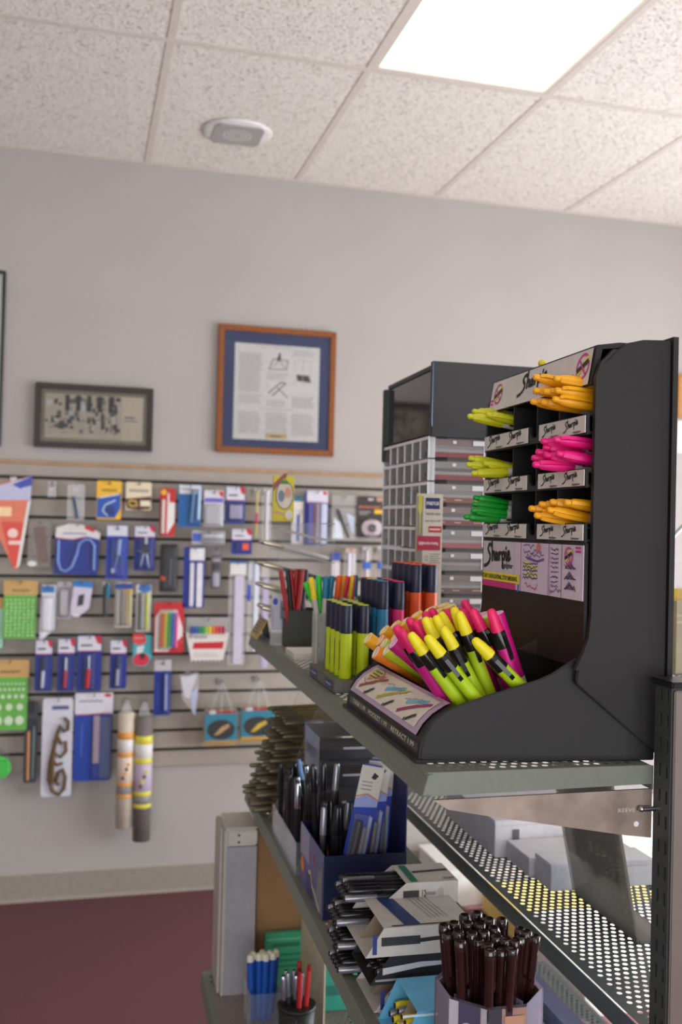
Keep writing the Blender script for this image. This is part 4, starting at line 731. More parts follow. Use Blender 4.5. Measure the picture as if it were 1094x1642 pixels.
def pen_px(proto, tip, tail, v, name, label, group, length=.1375, roll=None, dv=0):
    a = GH(*tip, 1, v); b = GH(*tail, 1, v+dv); d = (a-b).normalized(); base = a-d*length
    for _ in range(6):
        base.z = max(base.z, ZT+.013)
        d = (a-base).normalized(); base = a-d*length
    return place(proto, name, label, 'highlighter', aim(G(*base), G(*a), random.uniform(-.6, .6) if roll is None else roll), group)
C4 = lambda x, y: (730+x/4.757, 640+y/4.757)
C3 = lambda x, y: (780+x/5.47, 540+y/5.47)
ORD = ['first', 'second', 'third', 'fourth', 'fifth', 'sixth', 'seventh', 'eighth', 'ninth', 'tenth', 'eleventh', 'twelfth', 'thirteenth', 'fourteenth', 'fifteenth']
def rank(vals, i): return ORD[sorted(range(len(vals)), key=lambda k: vals[k]).index(i)]
def bundle(k, lst, where, conv):
    names = {'Y': 'yellow', 'O': 'orange', 'P': 'pink', 'G': 'green'}
    for i_, ((tx, ty), (bx, by), v) in enumerate(lst):
        od = rank([q[0][1] for q in lst], i_)
        pen_px(PK[k], conv(tx, ty), conv(bx, by), v, 'pocket_highlighter', '%s pocket highlighter in the %s display cell, %s from the top of its bundle' % (names[k], where, od), 'highlighters in the %s cell' % where, roll=math.pi+random.uniform(-.5, .5))
bundle('Y', [((95, 128), (465, 205), .262), ((130, 92), (465, 150), .283), ((185, 84), (465, 138), .295), ((180, 132), (465, 190), .273), ((238, 116), (465, 168), .250)], 'top left', C4)
bundle('Y', [((102, 448), (445, 522), .286), ((85, 498), (445, 545), .272), ((125, 568), (445, 560), .248), ((214, 486), (445, 536), .259)], 'middle left', C4)
bundle('G', [((138, 748), (445, 812), .280), ((128, 797), (445, 848), .268), ((118, 846), (445, 886), .255), ((66, 896), (445, 916), .262)], 'bottom left', C4)
bundle('O', [((412, 350), (930, 470), .085), ((590, 362), (930, 420), .050), ((412, 470), (930, 530), .088), ((500, 478), (930, 540), .072), ((600, 468), (930, 520), .050), ((388, 565), (930, 650), .094), ((480, 570), (930, 650), .078), ((580, 545), (930, 610), .052)], 'top right', C3)
bundle('P', [((655, 318), (1020, 372), .078), ((750, 306), (1020, 342), .048), ((672, 366), (1020, 400), .080), ((584, 446), (1015, 512), .094), ((680, 424), (1015, 478), .068), ((770, 414), (1015, 462), .046), ((592, 498), (1010, 522), .072), ((615, 402), (1015, 450), .090)], 'middle right', C4)
bundle('O', [((562, 832), (1010, 900), .094), ((640, 800), (1010, 850), .084), ((722, 782), (1010, 830), .070), ((832, 786), (1010, 812), .046), ((604, 884), (1005, 944), .080), ((700, 842), (1005, 908), .058), ((660, 850), (1005, 905), .086)], 'bottom right', C4)
C6 = lambda x, y: (560+x/3.907, 960+y/3.907)
RL = [((385, 222), (690, 640), .075), ((488, 238), (775, 605), .062), ((590, 183), (805, 590), .085), ((688, 88), (872, 575), .098), ((785, 258), (1040, 520), .056), ((475, 124), (560, 300), .112), ((545, 112), (618, 300), .118), ((575, 92), (655, 262), .132), ((655, 62), (725, 225), .128), ((500, 130), (590, 300), .124)]
for i_, (a, b, v) in enumerate(RL):
    pen_px(RT['Y'], C6(*a), C6(*b), v, 'retractable_highlighter', 'lime retractable highlighter with a yellow button, %s from the left in the bin' % rank([q[0][0] for q in RL], i_), 'yellow retractable highlighters in the bin')
RL = [((293, 176), (450, 410), .120), ((330, 203), (520, 500), .104), ((375, 128), (470, 285), .140), ((415, 150), (520, 330), .130), ((440, 140), (530, 300), .150), ((475, 90), (560, 260), .165), ((515, 68), (600, 260), .172), ((610, 74), (680, 235), .158), ((720, 16), (800, 190), .185), ((680, 66), (760, 230), .175), ((710, 74), (850, 440), .140), ((775, 72), (935, 400), .118), ((888, 72), (1005, 420), .092)]
for i_, (a, b, v) in enumerate(RL):
    pen_px(RT['P'], C6(*a), C6(*b), v, 'retractable_highlighter', 'magenta retractable highlighter with a pink button, %s from the left in the bin' % rank([q[0][0] for q in RL], i_), 'pink retractable highlighters in the bin')
TL = {'O': 'orange', 'Y': 'amber', 'L': 'lime', 'M': 'magenta'}
RL = [('Y', (115, 246), (200, 335), .330), ('O', (190, 260), (262, 345), .318), ('O', (165, 334), (290, 460), .285), ('L', (212, 284), (300, 400), .300), ('L', (232, 318), (370, 500), .268), ('M', (275, 276), (420, 560), .235), ('O', (285, 238), (340, 320), .312), ('Y', (215, 196), (275, 270), .342), ('Y', (285, 162), (335, 240), .343), ('Y', (345, 142), (395, 230), .338), ('Y', (420, 96), (455, 170), .345), ('Y', (462, 108), (500, 190), .330), ('Y', (508, 62), (540, 150), .342), ('Y', (548, 78), (580, 165), .328), ('Y', (585, 38), (615, 130), .34), ('Y', (625, 46), (655, 140), .325), ('M', (828, 96), (950, 430), .160), ('M', (920, 90), (1030, 420), .118), ('L', (868, 104), (960, 400), .140), ('M', (310, 300), (440, 560), .250)]
for k, a, b, v in RL:
    same = [q[1][0] for q in RL if q[0] == k]
    pen_px(TK[k], C6(*a), C6(*b), v, 'tank_highlighter', 'chunky %s tank highlighter in the display bin, %s from the left of its colour' % (TL[k], rank(same, same.index(a[0]))), '%s tank highlighters in the bin' % TL[k])

# ================================================================== other things on the top shelf
# stepped marker display with a header card
NVY = K(30, 30, 58, .4); TGR = K(96, 94, 90)
TS = thing('marker_step_display', 'grey stepped marker tray with a tall white header card', 'display stand', GM(0, 0, ZT))
def step(u0, u1, v0, v1, z0, z1, nm='step'): return MB().box(u0, u1, v0, v1, dz(z0), dz(z1), TGR).build(nm, TS, bevel=.001)
s1 = step(.016, .078, .452, .632, .0225, .040); s2 = step(.0785, .128, .452, .632, .0225, .075); s3 = step(.1285, .180, .452, .632, .0225, .100)
m = MB(); T = TF((.0158, .632, dz(.0225)), (0, -1, 0), (0, 0, 1))
for x_ in (.012, .118): m = MB(); m.rect(T, x_, .004, x_+.05, .0145, K(34, 44, 96), .0002); m.line(T, [(x_+.008, .009), (x_+.042, .009)], .003, K(150, 160, 190), .0004); m.build('front_label', s1)
hc = MB().box(.182, .2255, .606, .6085, dz(.0225), dz(.3165), K(196, 188, 172, .6)).build('header_card', TS)
MB().box(.1805, .182, .6063, .6084, dz(.0225), dz(.3165), K(170, 162, 140, .6)).build('card_edge', TS)
m = MB(); T = TF((.182, .6058, dz(.142)), (1, 0, 0), (0, 0, 1)); CWd = .0435
m.rect(T, .0, 0, .010, .170, K(128, 124, 112, .6), .0002); m.flat(T, [(.002, .172), (.008, .172), (.0085, .15), (.006, .14), (.0055, .11), (.0045, .11), (.004, .14), (.0015, .15)], K(186, 176, 60), .0003)
m.rect(T, .014, .150, .038, .168, K(30, 36, 92), .0003); m.text(T, .0150, .1565, .0052, 'STAEDTLER', WHITE, .0006, .022, .02); m.text(T, .0135, .140, .0055, 'Textsurfer classic', K(70, 66, 66), .0004, .026); m.text(T, .0135, .129, .0045, 'super easy to refill', K(70, 66, 66), .0004, .026)
m.rect(T, .020, .112, .042, .122, K(170, 34, 42), .0004); m.line(T, [(.022, .117), (.039, .117)], .003, K(220, 170, 160), .0006); m.rect(T, .001, .083, .040, .106, K(160, 30, 54), .0012); m.text(T, .003, .0925, .0052, 'highlights without smearing', K(236, 220, 220), .0014, .033, .01)
m.ring(T, .0175, .070, .0032, .0042, K(80, 78, 76), .0004, asp=.6)
for k in range(5): m.line(T, [(.023, .077-.0035*k), (.040-.003*(k % 2), .077-.0035*k)], .0012, K(120, 114, 108), .0004)
m.line(T, [(.0145, .053), (.020, .053)], .0012, K(120, 114, 108), .0004); m.line(T, [(.0145, .048), (.032, .048)], .0012, K(120, 114, 108), .0004); m.build('header_print', hc)
def surfer(c):
    def ov(z, rx, ry): return [(rx*math.cos(2*math.pi*k/14)*(1 if abs(math.cos(2*math.pi*k/14)) < .5 else 1), ry*math.sin(2*math.pi*k/14), z) for k in range(14)]
    def loft(secs, m):
        b = MB(); vs = []; [vs.extend(ov(*q)) for q in secs]
        b.add(vs, [(j*14+k, j*14+(k+1) % 14, (j+1)*14+(k+1) % 14, (j+1)*14+k) for j in range(len(secs)-1) for k in range(14)], m, True)
        b.add(vs, [tuple(range(13, -1, -1)), tuple(range((len(secs)-1)*14, len(secs)*14))], m); return b
    a = loft([(0, .0085, .0105), (.002, .0092, .0115), (.066, .0092, .0115)], c).mesh('barrel')
    pr = MB(); pr.box(-.0096, -.0092, -.0012, .0012, .012, .055, INK); pr = pr.mesh('print')
    cp = loft([(.0655, .0094, .0117), (.067, .0098, .012), (.103, .0096, .0118), (.106, .0088, .011)], NVY).mesh('cap')
    e = loft([(.106, .0084, .0106), (.1068, .008, .010)], c).mesh('end_plug')
    return [('barrel', a, None), ('print', pr, 0), ('cap', cp, None), ('end_plug', e, 2)]
SF = {n: surfer(c) for n, c in (('yellow green', K(190, 206, 18)), ('pink', K(220, 40, 110)), ('blue', K(40, 120, 160)), ('orange', K(226, 84, 30)), ('red', K(210, 50, 60)))}
for i in range(2):
    for j in range(4):
        place(SF['yellow green'], 'chunky_marker', 'yellow green marker on the lowest tray step, ' + ('front', 'back')[i] + ' row, ' + (('near end', 'second from the near end', 'third from the near end', 'far end')[j]), 'marker', GM(.037+.026*i, .476+.031*j+.003*i, .0402, random.uniform(-.1, .1)), 'yellow green markers on the front step')
cols2 = ['blue', 'pink', 'blue', 'pink', 'yellow green', 'orange', 'red', 'blue']
for i in range(2):
    for j in range(4):
        c = cols2[(j*2+i) % 8]
        place(SF[c], 'chunky_marker', c + ' marker on the middle tray step, ' + ('front', 'back')[i] + ' row, ' + (('near end', 'second from the near end', 'third from the near end', 'far end')[j]), 'marker', GM(.0915+.024*i, .478+.031*j, .0752, random.uniform(-.1, .1)), '%s markers on the middle step' % c)
for i in range(2):
    for j in range(4): place(SF['orange'], 'chunky_marker', 'orange marker on the highest tray step, ' + ('front', 'back')[i] + ' row, ' + (('near end', 'second from the near end', 'third from the near end', 'far end')[j]), 'marker', GM(.1415+.024*i, .478+.031*j, .1002, random.uniform(-.1, .1)), 'orange markers on the back step')

# clear pen cup
PL = clear('frosted_cup', (200, 204, 196), .22, 1.45, .2)
CP = thing('pen_cup', 'clear plastic pen cup with a red label, full of felt pens', 'cup', GM(.065, .70, ZT))
def ring_wall(R0, R1, z0, z1, m, n=20, th=.002): return MB().lathe([(R0-th, z0+.002), (R0, z0), (R1, z1), (R1-th, z1), (R0-th, z0+.0021)], n, m)
MB().box(-.028, .028, -.024, .024, 0, .006, K(200, 196, 182)).build('base', CP, bevel=.002)
for nm, bx in (('wall', (-.027, -.0255, -.023, .023)), ('wall', (.0255, .027, -.023, .023)), ('wall', (-.0254, .0254, -.023, -.0215)), ('wall', (-.0254, .0254, .0215, .023))): MB().box(*bx, .006, .094, PL).build(nm, CP)
m = MB(); m.box(-.0282, -.0272, -.020, -.012, .004, .088, K(196, 190, 170)); m.build('corner_strip', CP)
m = MB(); m.box(-.002, .024, -.0240, -.0232, .066, .078, RED); T = TF((0, -.0243, .066), (1, 0, 0), (0, 0, 1)); m.line(T, [(.002, .006), (.007, .006)], .002, K(240, 214, 180), .0002); m.line(T, [(.012, .006), (.02, .006)], .002, K(240, 214, 180), .0002); m.build('label', CP)
def felt(c, body):
    a = MB().lathe([(.002, 0), (.0042, .004), (.0044, .118)], 10, body).mesh('barrel'); b = MB().lathe([(.0048, .110), (.0050, .112), (.0050, .140), (.0042, .146), (.003, .147)], 10, c).mesh('cap')
    d = MB().prism([(-.0048, .113), (-.0062, .116), (-.0062, .14), (-.0046, .143)], -.0012, .0012, 'y', c).mesh('clip'); return [('barrel', a, None), ('cap', b, None), ('clip', d, 1)]
FB = K(190, 184, 176)
FT = [('yellow', K(238, 208, 30), FB), ('bright green', K(40, 200, 50), K(40, 190, 60)), ('lime green', K(60, 206, 50), FB), ('blue', K(30, 120, 150), FB), ('teal', K(24, 116, 150), K(60, 140, 160)), ('orange red', K(244, 92, 30), K(190, 60, 70)), ('amber', K(246, 160, 30), FB), ('crimson', K(214, 30, 70), FB), ('yellow', K(240, 200, 30), K(220, 190, 40)), ('red', K(206, 30, 60), K(190, 50, 70)), ('teal', K(24, 116, 150), FB)]
PENPX = [((499, 928), (515, 1030)), ((511, 925), (516, 1030)), ((493, 942), (522, 1020)), ((523, 925), (518, 1030)), ((532, 927), (521, 1030)), ((543, 938), (534, 1030)), ((551, 929), (538, 1020)), ((556, 936), (541, 1020)), ((565, 932), (556, 1010)), ((567, 941), (560, 1010)), ((570, 927), (566, 1010))]
for (nm, c, bd_), (a, b), k in zip(FT, PENPX, range(20)):
    vv = .700+.014*((k*7) % 3-1) if k < 6 else .735
    p = GH(*a, 1, vv); q = GH(*b, 1, vv); d = (p-q).normalized(); ba = p-d*.147
    ba.z = max(ba.z, ZT+.008)
    place(felt(c, bd_), 'felt_pen', '%s capped felt pen in the clear cup%s' % (nm, {0: ' at its far side', 1: '', 2: ' leaning left', 3: '', 4: ' beside the blue one', 5: '', 6: '', 7: '', 8: ' at its right', 9: '', 10: ' furthest right'}[k]), 'pen', aim(G(*ba), G(*p), math.pi))
# black pencil box with red and black pens, and a white pad in front
PB = thing('pencil_box', 'open dark green black pencil box between the yellow sign and the pen cup', 'box', GM(.075, .985, ZT))
DGB = mat('dark_green_card', (58, 60, 54), .6)
for bx in ((-.036, -.034, -.036, .036), (.034, .036, -.036, .036), (-.0339, .0339, -.036, -.034), (-.0339, .0339, .034, .036)): MB().box(*bx, 0, .075, DGB).build('wall', PB)
MB().box(-.0338, .0338, -.0338, .0338, 0, .002, DGB).build('bottom', PB)
m = MB(); T = TF((-.0362, .034, .056), (0, -1, 0), (0, 0, 1)); m.rect(T, .005, 0, .045, .014, K(110, 116, 100), .0002); m.build('label', PB)
def stick(c, c2=None):
    a = MB().cyl((0, 0, 0), (0, 0, .135), .0046, .0046, 8, c).mesh('barrel'); b = MB().cyl((0, 0, .135), (0, 0, .150), .0046, .0040, 8, c2 or c).mesh('end'); return [('barrel', a, None), ('end', b, None)]
RP = stick(K(176, 32, 36)); KP = stick(K(34, 32, 34)); rn = random.Random(9)
QL = [((453, 932), (462, 1000), RP), ((463, 933), (468, 1000), KP), ((468, 932), (473, 1000), RP), ((475, 933), (472, 1000), RP), ((483, 933), (476, 1000), RP), ((489, 935), (482, 1000), KP), ((487, 937), (486, 1000), KP), ((480, 940), (478, 1000), KP)]
for k, (a, b, pr) in enumerate(QL):
    same = [q[0][0] for q in QL if q[2] is pr]
    vv = .965+.006*(k % 4); p = GH(*a, 1, vv); q = GH(*b, 1, vv); ba = p-(p-q).normalized()*.15; ba.z = max(ba.z, ZT+.003)
    place(pr, 'marker_pen', ('red' if pr is RP else 'black')+' marker in the dark pencil box, %s from the left of its colour' % rank(same, same.index(a[0])), 'pen', aim(G(*ba), G(*p)), ('red' if pr is RP else 'black')+' markers in the dark pencil box')
NP = thing('note_pad', 'low white pad of paper lying before the dark pencil box', 'pad', GM(.060, .852, ZT)); MB().box(-.036, .036, -.042, .042, 0, .010, K(214, 206, 196)).build('sheets', NP); MB().box(-.036, .036, -.042, .042, .0101, .0112, K(230, 224, 216)).build('top_sheet', NP)
# folded yellow sign
YS = thing('tent_sign', 'small folded yellow sign on the far end of the top shelf', 'sign', GM(.018, 1.165, ZT, 0))
m = MB(); m.prism([(-.016, 0), (-.0148, 0), (.0062, .038), (.0050, .0395)], -.05, .05, 'y', K(196, 170, 60)); m.prism([(.0065, .0395), (.0062, .038), (.0118, 0), (.0130, 0)], -.05, .05, 'y', INK); m.build('card', YS)
m = MB(); T = TF((-.0165, .05, .0005), (0, -1, 0), (.021, 0, .0395)); m.rect(T, .012, .008, .088, .044, K(170, 150, 110), .0004); [m.line(T, [(.018, .04-.007*k), (.08-.01*(k % 2), .04-.007*k)], .003, K(96, 78, 84), .0006) for k in range(5)]; m.build('print', YS)
# clear rack with pens laid flat and its yellow sign
RK = thing('acrylic_pen_rack', 'tall clear acrylic pen rack topped by a yellow sign', 'rack', GM(.033, 1.045, ZT))
AC = clear('rack_acrylic', (214, 216, 220), .035, 1.45, .08)
for vv in (0, .14): MB().box(.0, .115, vv, vv+.0022, .0, .242, AC).build('side_wall', RK)
for k in range(5): MB().add([(.0, .0024, .055+.044*k), (.115, .0024, .030+.044*k), (.115, .1398, .030+.044*k), (.0, .1398, .055+.044*k), (.0, .0024, .057+.044*k), (.115, .0024, .032+.044*k), (.115, .1398, .032+.044*k), (.0, .1398, .057+.044*k)], [(3, 2, 1, 0), (4, 5, 6, 7), (0, 1, 5, 4), (1, 2, 6, 5), (2, 3, 7, 6), (3, 0, 4, 7)], AC).build('tray', RK)
MB().box(0, .115, 0, .142, .242, .2442, AC).build('top_plate', RK)
sg = MB().box(-.006, .038, .055, .0585, .245, .340, K(206, 186, 40)).build('sign', RK)
m = MB(); T = TF((-.006, .0547, .245), (1, 0, 0), (0, 0, 1))
m.flat(T, [(.0, .062), (.0, .078), (.022, .1), (.030, .1)], K(140, 70, 60), .0002); m.disc(T, .024, .055, .019, .030, K(90, 84, 60), .0003); m.disc(T, .024, .055, .017, .028, K(196, 186, 170), .0004); m.flat(T, [(.015, .078), (.032, .078), (.028, .086), (.018, .086)], K(60, 120, 50), .0005)
m.disc(T, .017, .053, .007, .012, K(110, 120, 140), .0005); m.disc(T, .031, .060, .007, .012, K(196, 140, 110), .0005); m.flat(T, [(.02, .03), (.03, .03), (.036, .055), (.026, .05)], K(206, 196, 180), .0005); m.disc(T, .034, .014, .008, .010, K(210, 206, 190), .0005); m.line(T, [(.004, .02), (.022, .016)], .006, K(190, 150, 110), .0005); m.line(T, [(.024, .088), (.026, .096)], .002, K(90, 60, 40), .0005)
m.build('sign_print', sg)
MB().box(-.006, .038, .0587, .0615, .245, .340, INK).build('sign_back', RK)
def flatpen(c, c2):
    a = MB().lathe([(.0015, 0), (.0042, .006), (.0046, .10)], 10, c).mesh('barrel'); b = MB().lathe([(.0050, .098), (.0052, .10), (.0050, .135), (.0036, .140)], 10, c2).mesh('cap'); e = MB().cyl((0, 0, .140), (0, 0, .1416), .003, .003, 8, INK).mesh('end'); return [('barrel', a, None), ('cap', b, None), ('end', e, 1)]
SP = flatpen(K(60, 56, 50, .3), mat('pale_gold', (206, 196, 176), .25, .7)); SP2 = flatpen(K(206, 200, 196, .3), mat('pale_gold', (206, 196, 176), .25, .7))
for lv, n in ((3, 3), (2, 4), (1, 4), (0, 3)):
    for k in range(n):
        v = 1.045+.02+.030*k; zc = ZT+.057+.044*lv
        t = Vector((.033-.030+.004*((k*5) % 3), v, zc+.0125+.001)); b = Vector((.033+.108, v, zc-.0248+.0068))
        place(SP if (k+lv) % 3 else SP2, 'metal_pen', 'pale capped pen on tray %s of the clear rack, %s from the near side' % (('one', 'two', 'three', 'four')[lv], ORD[k]), 'pen', aim(G(*b), G(*t)), 'pens on tray %s of the clear rack' % ('one', 'two', 'three', 'four')[lv])
# blister set leaning at the rack
BS = thing('carded_pen_set', 'clear carded set with a blue dot below the pen rack trays', 'stationery', GM(.030, 1.032, ZT)); MB().box(-.012, .026, .0, .0015, .03, .098, K(196, 192, 200)).build('card', BS); m = MB(); T = TF((-.012, -.0002, .03), (1, 0, 0), (0, 0, 1)); m.disc(T, .008, .055, .005, .007, K(50, 70, 180), .0003); m.rect(T, .018, .02, .030, .056, K(130, 126, 136), .0003); m.build('print', BS); MB().box(-.010, .024, -.008, -.0006, .032, .075, CLEAR).build('blister', BS); MB().box(-.012, .026, -.006, .008, 0, .0298, CLEARW).build('foot', BS)

# drawer tower of clear lead cases with a black cabinet on top
TW = thing('lead_case_tower', 'tower of clear compartment cases under a glossy black cabinet', 'display stand', GM(.205, .62, ZT))
TC = clear('tower_plastic', (226, 228, 232), .02, 1.25, .1); TC2 = clear('tower_rib', (240, 240, 242), .62, 1.45, .15)
DU, DV, RH = .24, .27, .0372; rn = random.Random(21)
strips = [(150, 46, 52), (152, 48, 54), (150, 84, 66), (140, 56, 60), (176, 90, 84), (150, 140, 136), (116, 70, 60), (150, 120, 80), (84, 60, 60), (160, 130, 110)]
MB().box(.035, DU-.004, .010, DV-.006, .0, .392, K(132, 124, 120, .5)).build('core', TW)
for j in range(10):
    z0 = .392-(j+1)*RH-.002
    c = MB().box(0, DU, 0, DV, z0+.0005, z0+RH-.0005, TC).build('case', TW)
    for nm, za_, zb_, cc in (('colour_strip', .003, .0112, strips[j]), ('lead_tray', .0114, .0165, (176, 170, 168)), ('lead_tray', .0167, .0220, (112, 104, 104) if j % 2 else (150, 142, 140)), ('lead_tray', .0222, .0330, (160, 152, 150) if j % 3 else (146, 120, 112))):
        MB().box(.004, DU-.004, .0014, .009, z0+za_, z0+zb_, K(*cc, .3)).build(nm, c)
    if j in (2, 3, 6, 7, 8):
        for k in range(5): MB().box(.012+.034*k, .030+.034*k-.006*(k % 2), .0008, .0013, z0+.0066, z0+.0084, K(226, 196, 160)).build('strip_print', c)
    MB().box(.075, .098, -.0020, -.0002, z0+RH-.014, z0+RH-.006, TC2).build('latch', c)
    MB().box(.094, .097, -.0016, -.0002, z0+RH-.032, z0+RH-.0145, TC2).build('latch', c); MB().box(.040, .046, -.0016, -.0002, z0+RH-.012, z0+RH-.007, TC2).build('latch', c)
    for k in range(7): MB().box(-.0022, .010, max(0, k*DV/6-.0013), min(DV, k*DV/6+.0013), z0+.0012, z0+RH-.0012, TC2).build('rib', c)
    MB().box(-.0020, -.0004, 0, DV, z0+RH-.0060, z0+RH-.0008, TC2).build('rim', c)
    for k in range(6):
        for q in range(2):
            g = rn.choice(((86, 80, 84), (120, 100, 84), (74, 80, 104), (150, 116, 96), (104, 106, 116), (176, 120, 70), (60, 62, 84), (110, 118, 100), (140, 136, 140), (130, 70, 66)))
            h0 = .003+.013*q; MB().box(.006+.004*q, .030, k*DV/6+.004, (k+1)*DV/6-.004, z0+h0, z0+h0+.008+rn.random()*.005, K(*g)).build('refill', c)
GB = mat('gloss_black', (18, 17, 18), .08, coat=.5); MBK = mat('cabinet_black', (44, 42, 43), .4, bump=.2, bscale=900)
cb = MB().box(-.0, .28, -.006, .004, .388, .512, MBK).build('cabinet_side', TW, bevel=.0015)
MB().box(.001, .28, -.0066, -.006, .3885, .402, mat('cabinet_lower_rail', (28, 27, 28), .3)).build('lower_rail', cb)
MB().tube([(.0012, -.0062, .405), (.0012, -.0062, .511)], .0011, 6, mat('steel_edge', (120, 136, 160), .2, .8)).build('edge_trim', cb)
MB().box(-.004, .28, DV-.004, DV+.008, .362, .500, MBK).build('cabinet_side', TW, bevel=.0015)
MB().box(.006, .010, .004, DV-.004, .394, .500, GB).build('cabinet_door', TW)
MB().prism([(.003, .500), (.003, .507), (.28, .512), (.28, .500)], .004, DV-.004, 'y', MBK).build('cabinet_top', TW)
MB().box(.270, .28, .004, DV-.004, .394, .4998, MBK).build('cabinet_back', TW)
MB().box(.0, .2699, .004, DV-.004, .3925, .3939, MBK).build('cabinet_floor', TW)
# things beyond the display on the far side
LH = thing('brochure_holder', 'clear holder with cream leaflets right of the black display', 'holder', GM(.638, .58, ZT)); LC = K(196, 180, 140, .6)
MB().box(0, .12, 0, .002, .0, .150, AC).build('front_wall', LH); MB().box(0, .12, .045, .047, .0, .19, AC).build('rear_wall', LH); MB().box(0, .12, .0022, .0448, 0, .002, AC).build('foot', LH)
MB().box(.003, .117, .006, .03, .0022, .125, LC).build('leaflet_stack', LH); MB().box(.003, .05, .031, .034, .0022, .145, K(206, 170, 40)).build('leaflet', LH)
m = MB(); T = TF((.003, .0057, .0022), (1, 0, 0), (0, 0, 1)); m.rect(T, 0, .085, .114, .089, K(226, 214, 180), .0002); m.rect(T, 0, .097, .114, .100, K(226, 214, 180), .0002); m.build('print', LH)
WC = thing('curve_ruler', 'white slotted plastic curve leaning behind the leaflet holder', 'ruler', GM(.665, .66, ZT, 0)); MB().prism([(.0, 0), (.03, 0), (.018, .12), (-.02, .20), (-.035, .215), (-.022, .18), (.0, .10)], 0, .003, 'y', K(206, 216, 226)).build('blade', WC); MB().box(.0095, .0125, -.0006, -.0001, .10, .118, INK).build('slot', WC)
MT = thing('metal_easel', 'bent chrome rod easel behind the black display', 'stand', GM(.68, .72, ZT)); MB().tube([(-.06, 0, .012), (.0, 0, .2), (.10, 0, .30)], .004, 8, CHROME).build('rod', MT); MB().tube([(-.06, .05, .004), (-.06, 0, .012), (.06, 0, .004)], .004, 8, CHROME).build('foot', MT)
YB = thing('yellow_tag', 'tiny yellow tag peeping over the top of the black display', 'tag', GM(.236, .24, .4602)); MB().cyl((0, 0, 0), (-.006, .004, .012), .0015, .0015, 6, K(90, 70, 40)).build('stem', YB); MB().ell((-.007, .005, .013), .006, .004, .005, K(226, 200, 40), 8, 6).build('flag', YB)

# ================================================================== things on the shelf below
def lz(z): return z-ZL
# brown pens in an eight sided cup
AP = thing('octagonal_pen_cup', 'eight sided clear cup with purple labels holding brown black pens', 'cup', GM(.097, .056, ZL, math.pi/8)); CR, CHT = .056, .100
AK = clear('cup_acrylic', (190, 186, 206), .03, 1.3, .06); PUR = K(58, 44, 84); KRA = mat('brown_liner', (176, 128, 96), .5, var=.2, scale=40)
c8 = [(CR*math.cos(2*math.pi*k/8), CR*math.sin(2*math.pi*k/8)) for k in range(8)]
MB().prism(c8, 0, .003, 'z', AK).build('bottom', AP)
for k in range(8):
    (ax, ay), (bx, by) = c8[k], c8[(k+1) % 8]; s = .965
    MB().prism([(ax, ay), (bx, by), (bx*s, by*s), (ax*s, ay*s)], .003, CHT, 'z', AK).build('panel', AP)
    T = TF((ax*.962, ay*.962, .004), (bx-ax, by-ay, 0), (0, 0, 1)); L = math.hypot(bx-ax, by-ay)*.955; m = MB()
    col = (KRA, PUR, WHITE, WHITE, PUR, KRA, KRA, KRA)[k]
    m.prism([(ax*.962, ay*.962), (bx*.962, by*.962), (bx*.945, by*.945), (ax*.945, ay*.945)], .004, CHT*.965, 'z', col); q = m.build('liner', AP)
    if k == 5: m = MB(); m.rect(T, L*.0, 0, L*.35, CHT*.94, K(30, 24, 40), .0018); m.rect(T, L*.42, .006, L*.93, CHT*.86, K(190, 142, 108), .0019); m.build('liner_print', q)
    if k == 4:
        m = MB(); m.rect(T, L*.0, 0, L*.25, CHT*.94, K(206, 200, 206), .0018); m.rect(T, L*.84, 0, L*1, CHT*.94, K(190, 184, 186), .0018); m.ring(T, L*.52, CHT*.66, .0085, .0095, K(190, 184, 200), .0022); m.text(T, L*.52-.0055, CHT*.66-.003, .0065, 'AP', K(214, 208, 220), .0022, .011); m.build('liner_print', q)
MB().box(-.048, .048, -.0008, .0008, .004, CHT, AK).build('partition', AP); MB().box(-.0008, .0008, -.048, -.001, .004, CHT, AK).build('partition', AP)
BRN = mat('oxblood_gloss', (40, 18, 18), .12, coat=.6)
def eyebrow():
    a = MB().cyl((0, 0, 0), (0, 0, .146), .0055, .0055, 6, BRN).mesh('barrel'); b = MB().lathe([(.0060, .140), (.0062, .142), (.0060, .149), (.0042, .1505), (.0032, .148), (.001, .148)], 8, mat('end_plug_gloss', (44, 28, 26), .12, coat=.6)).mesh('end_cap'); c = MB().prism([(-.0052, .103), (-.0072, .108), (-.0072, .146), (-.0052, .148)], -.0014, .0014, 'y', BRN).mesh('clip'); return [('barrel', a, None), ('end_cap', b, None), ('clip', c, None)]
EB = eyebrow(); spots = [(718, 1496), (728, 1478), (757, 1494), (792, 1486), (797, 1500), (827, 1506), (838, 1500), (776, 1492), (712, 1482), (724, 1485), (735, 1492), (738, 1508), (745, 1466), (750, 1478), (765, 1462), (775, 1468), (785, 1472), (770, 1480), (767, 1505), (782, 1512), (786, 1522), (805, 1472), (812, 1504), (822, 1520), (805, 1522), (835, 1488), (845, 1492), (858, 1500)]
for k, (px, py) in enumerate(spots):
    t = GH(px, py, 2, -.157+(.003 if k % 3 else -.002)); c = Vector((.097, .056, ZL+.004)); b = Vector((c.x+(t.x-c.x)*.7, c.y+(t.y-c.y)*.7, ZL+.004)); b = t-(t-b).normalized()*.150
    xs_ = sorted(range(len(spots)), key=lambda q: spots[q]); o_ = xs_.index(k)
    lab = 'glossy dark brown pen in the eight sided cup, %s from the %s' % ((ORD[o_], 'left') if o_ < 14 else (ORD[27-o_], 'right'))
    place(EB, 'drawing_pen', lab, 'pen', aim(G(*b), G(*t), random.uniform(0, 6)), 'brown pens in the eight sided cup')
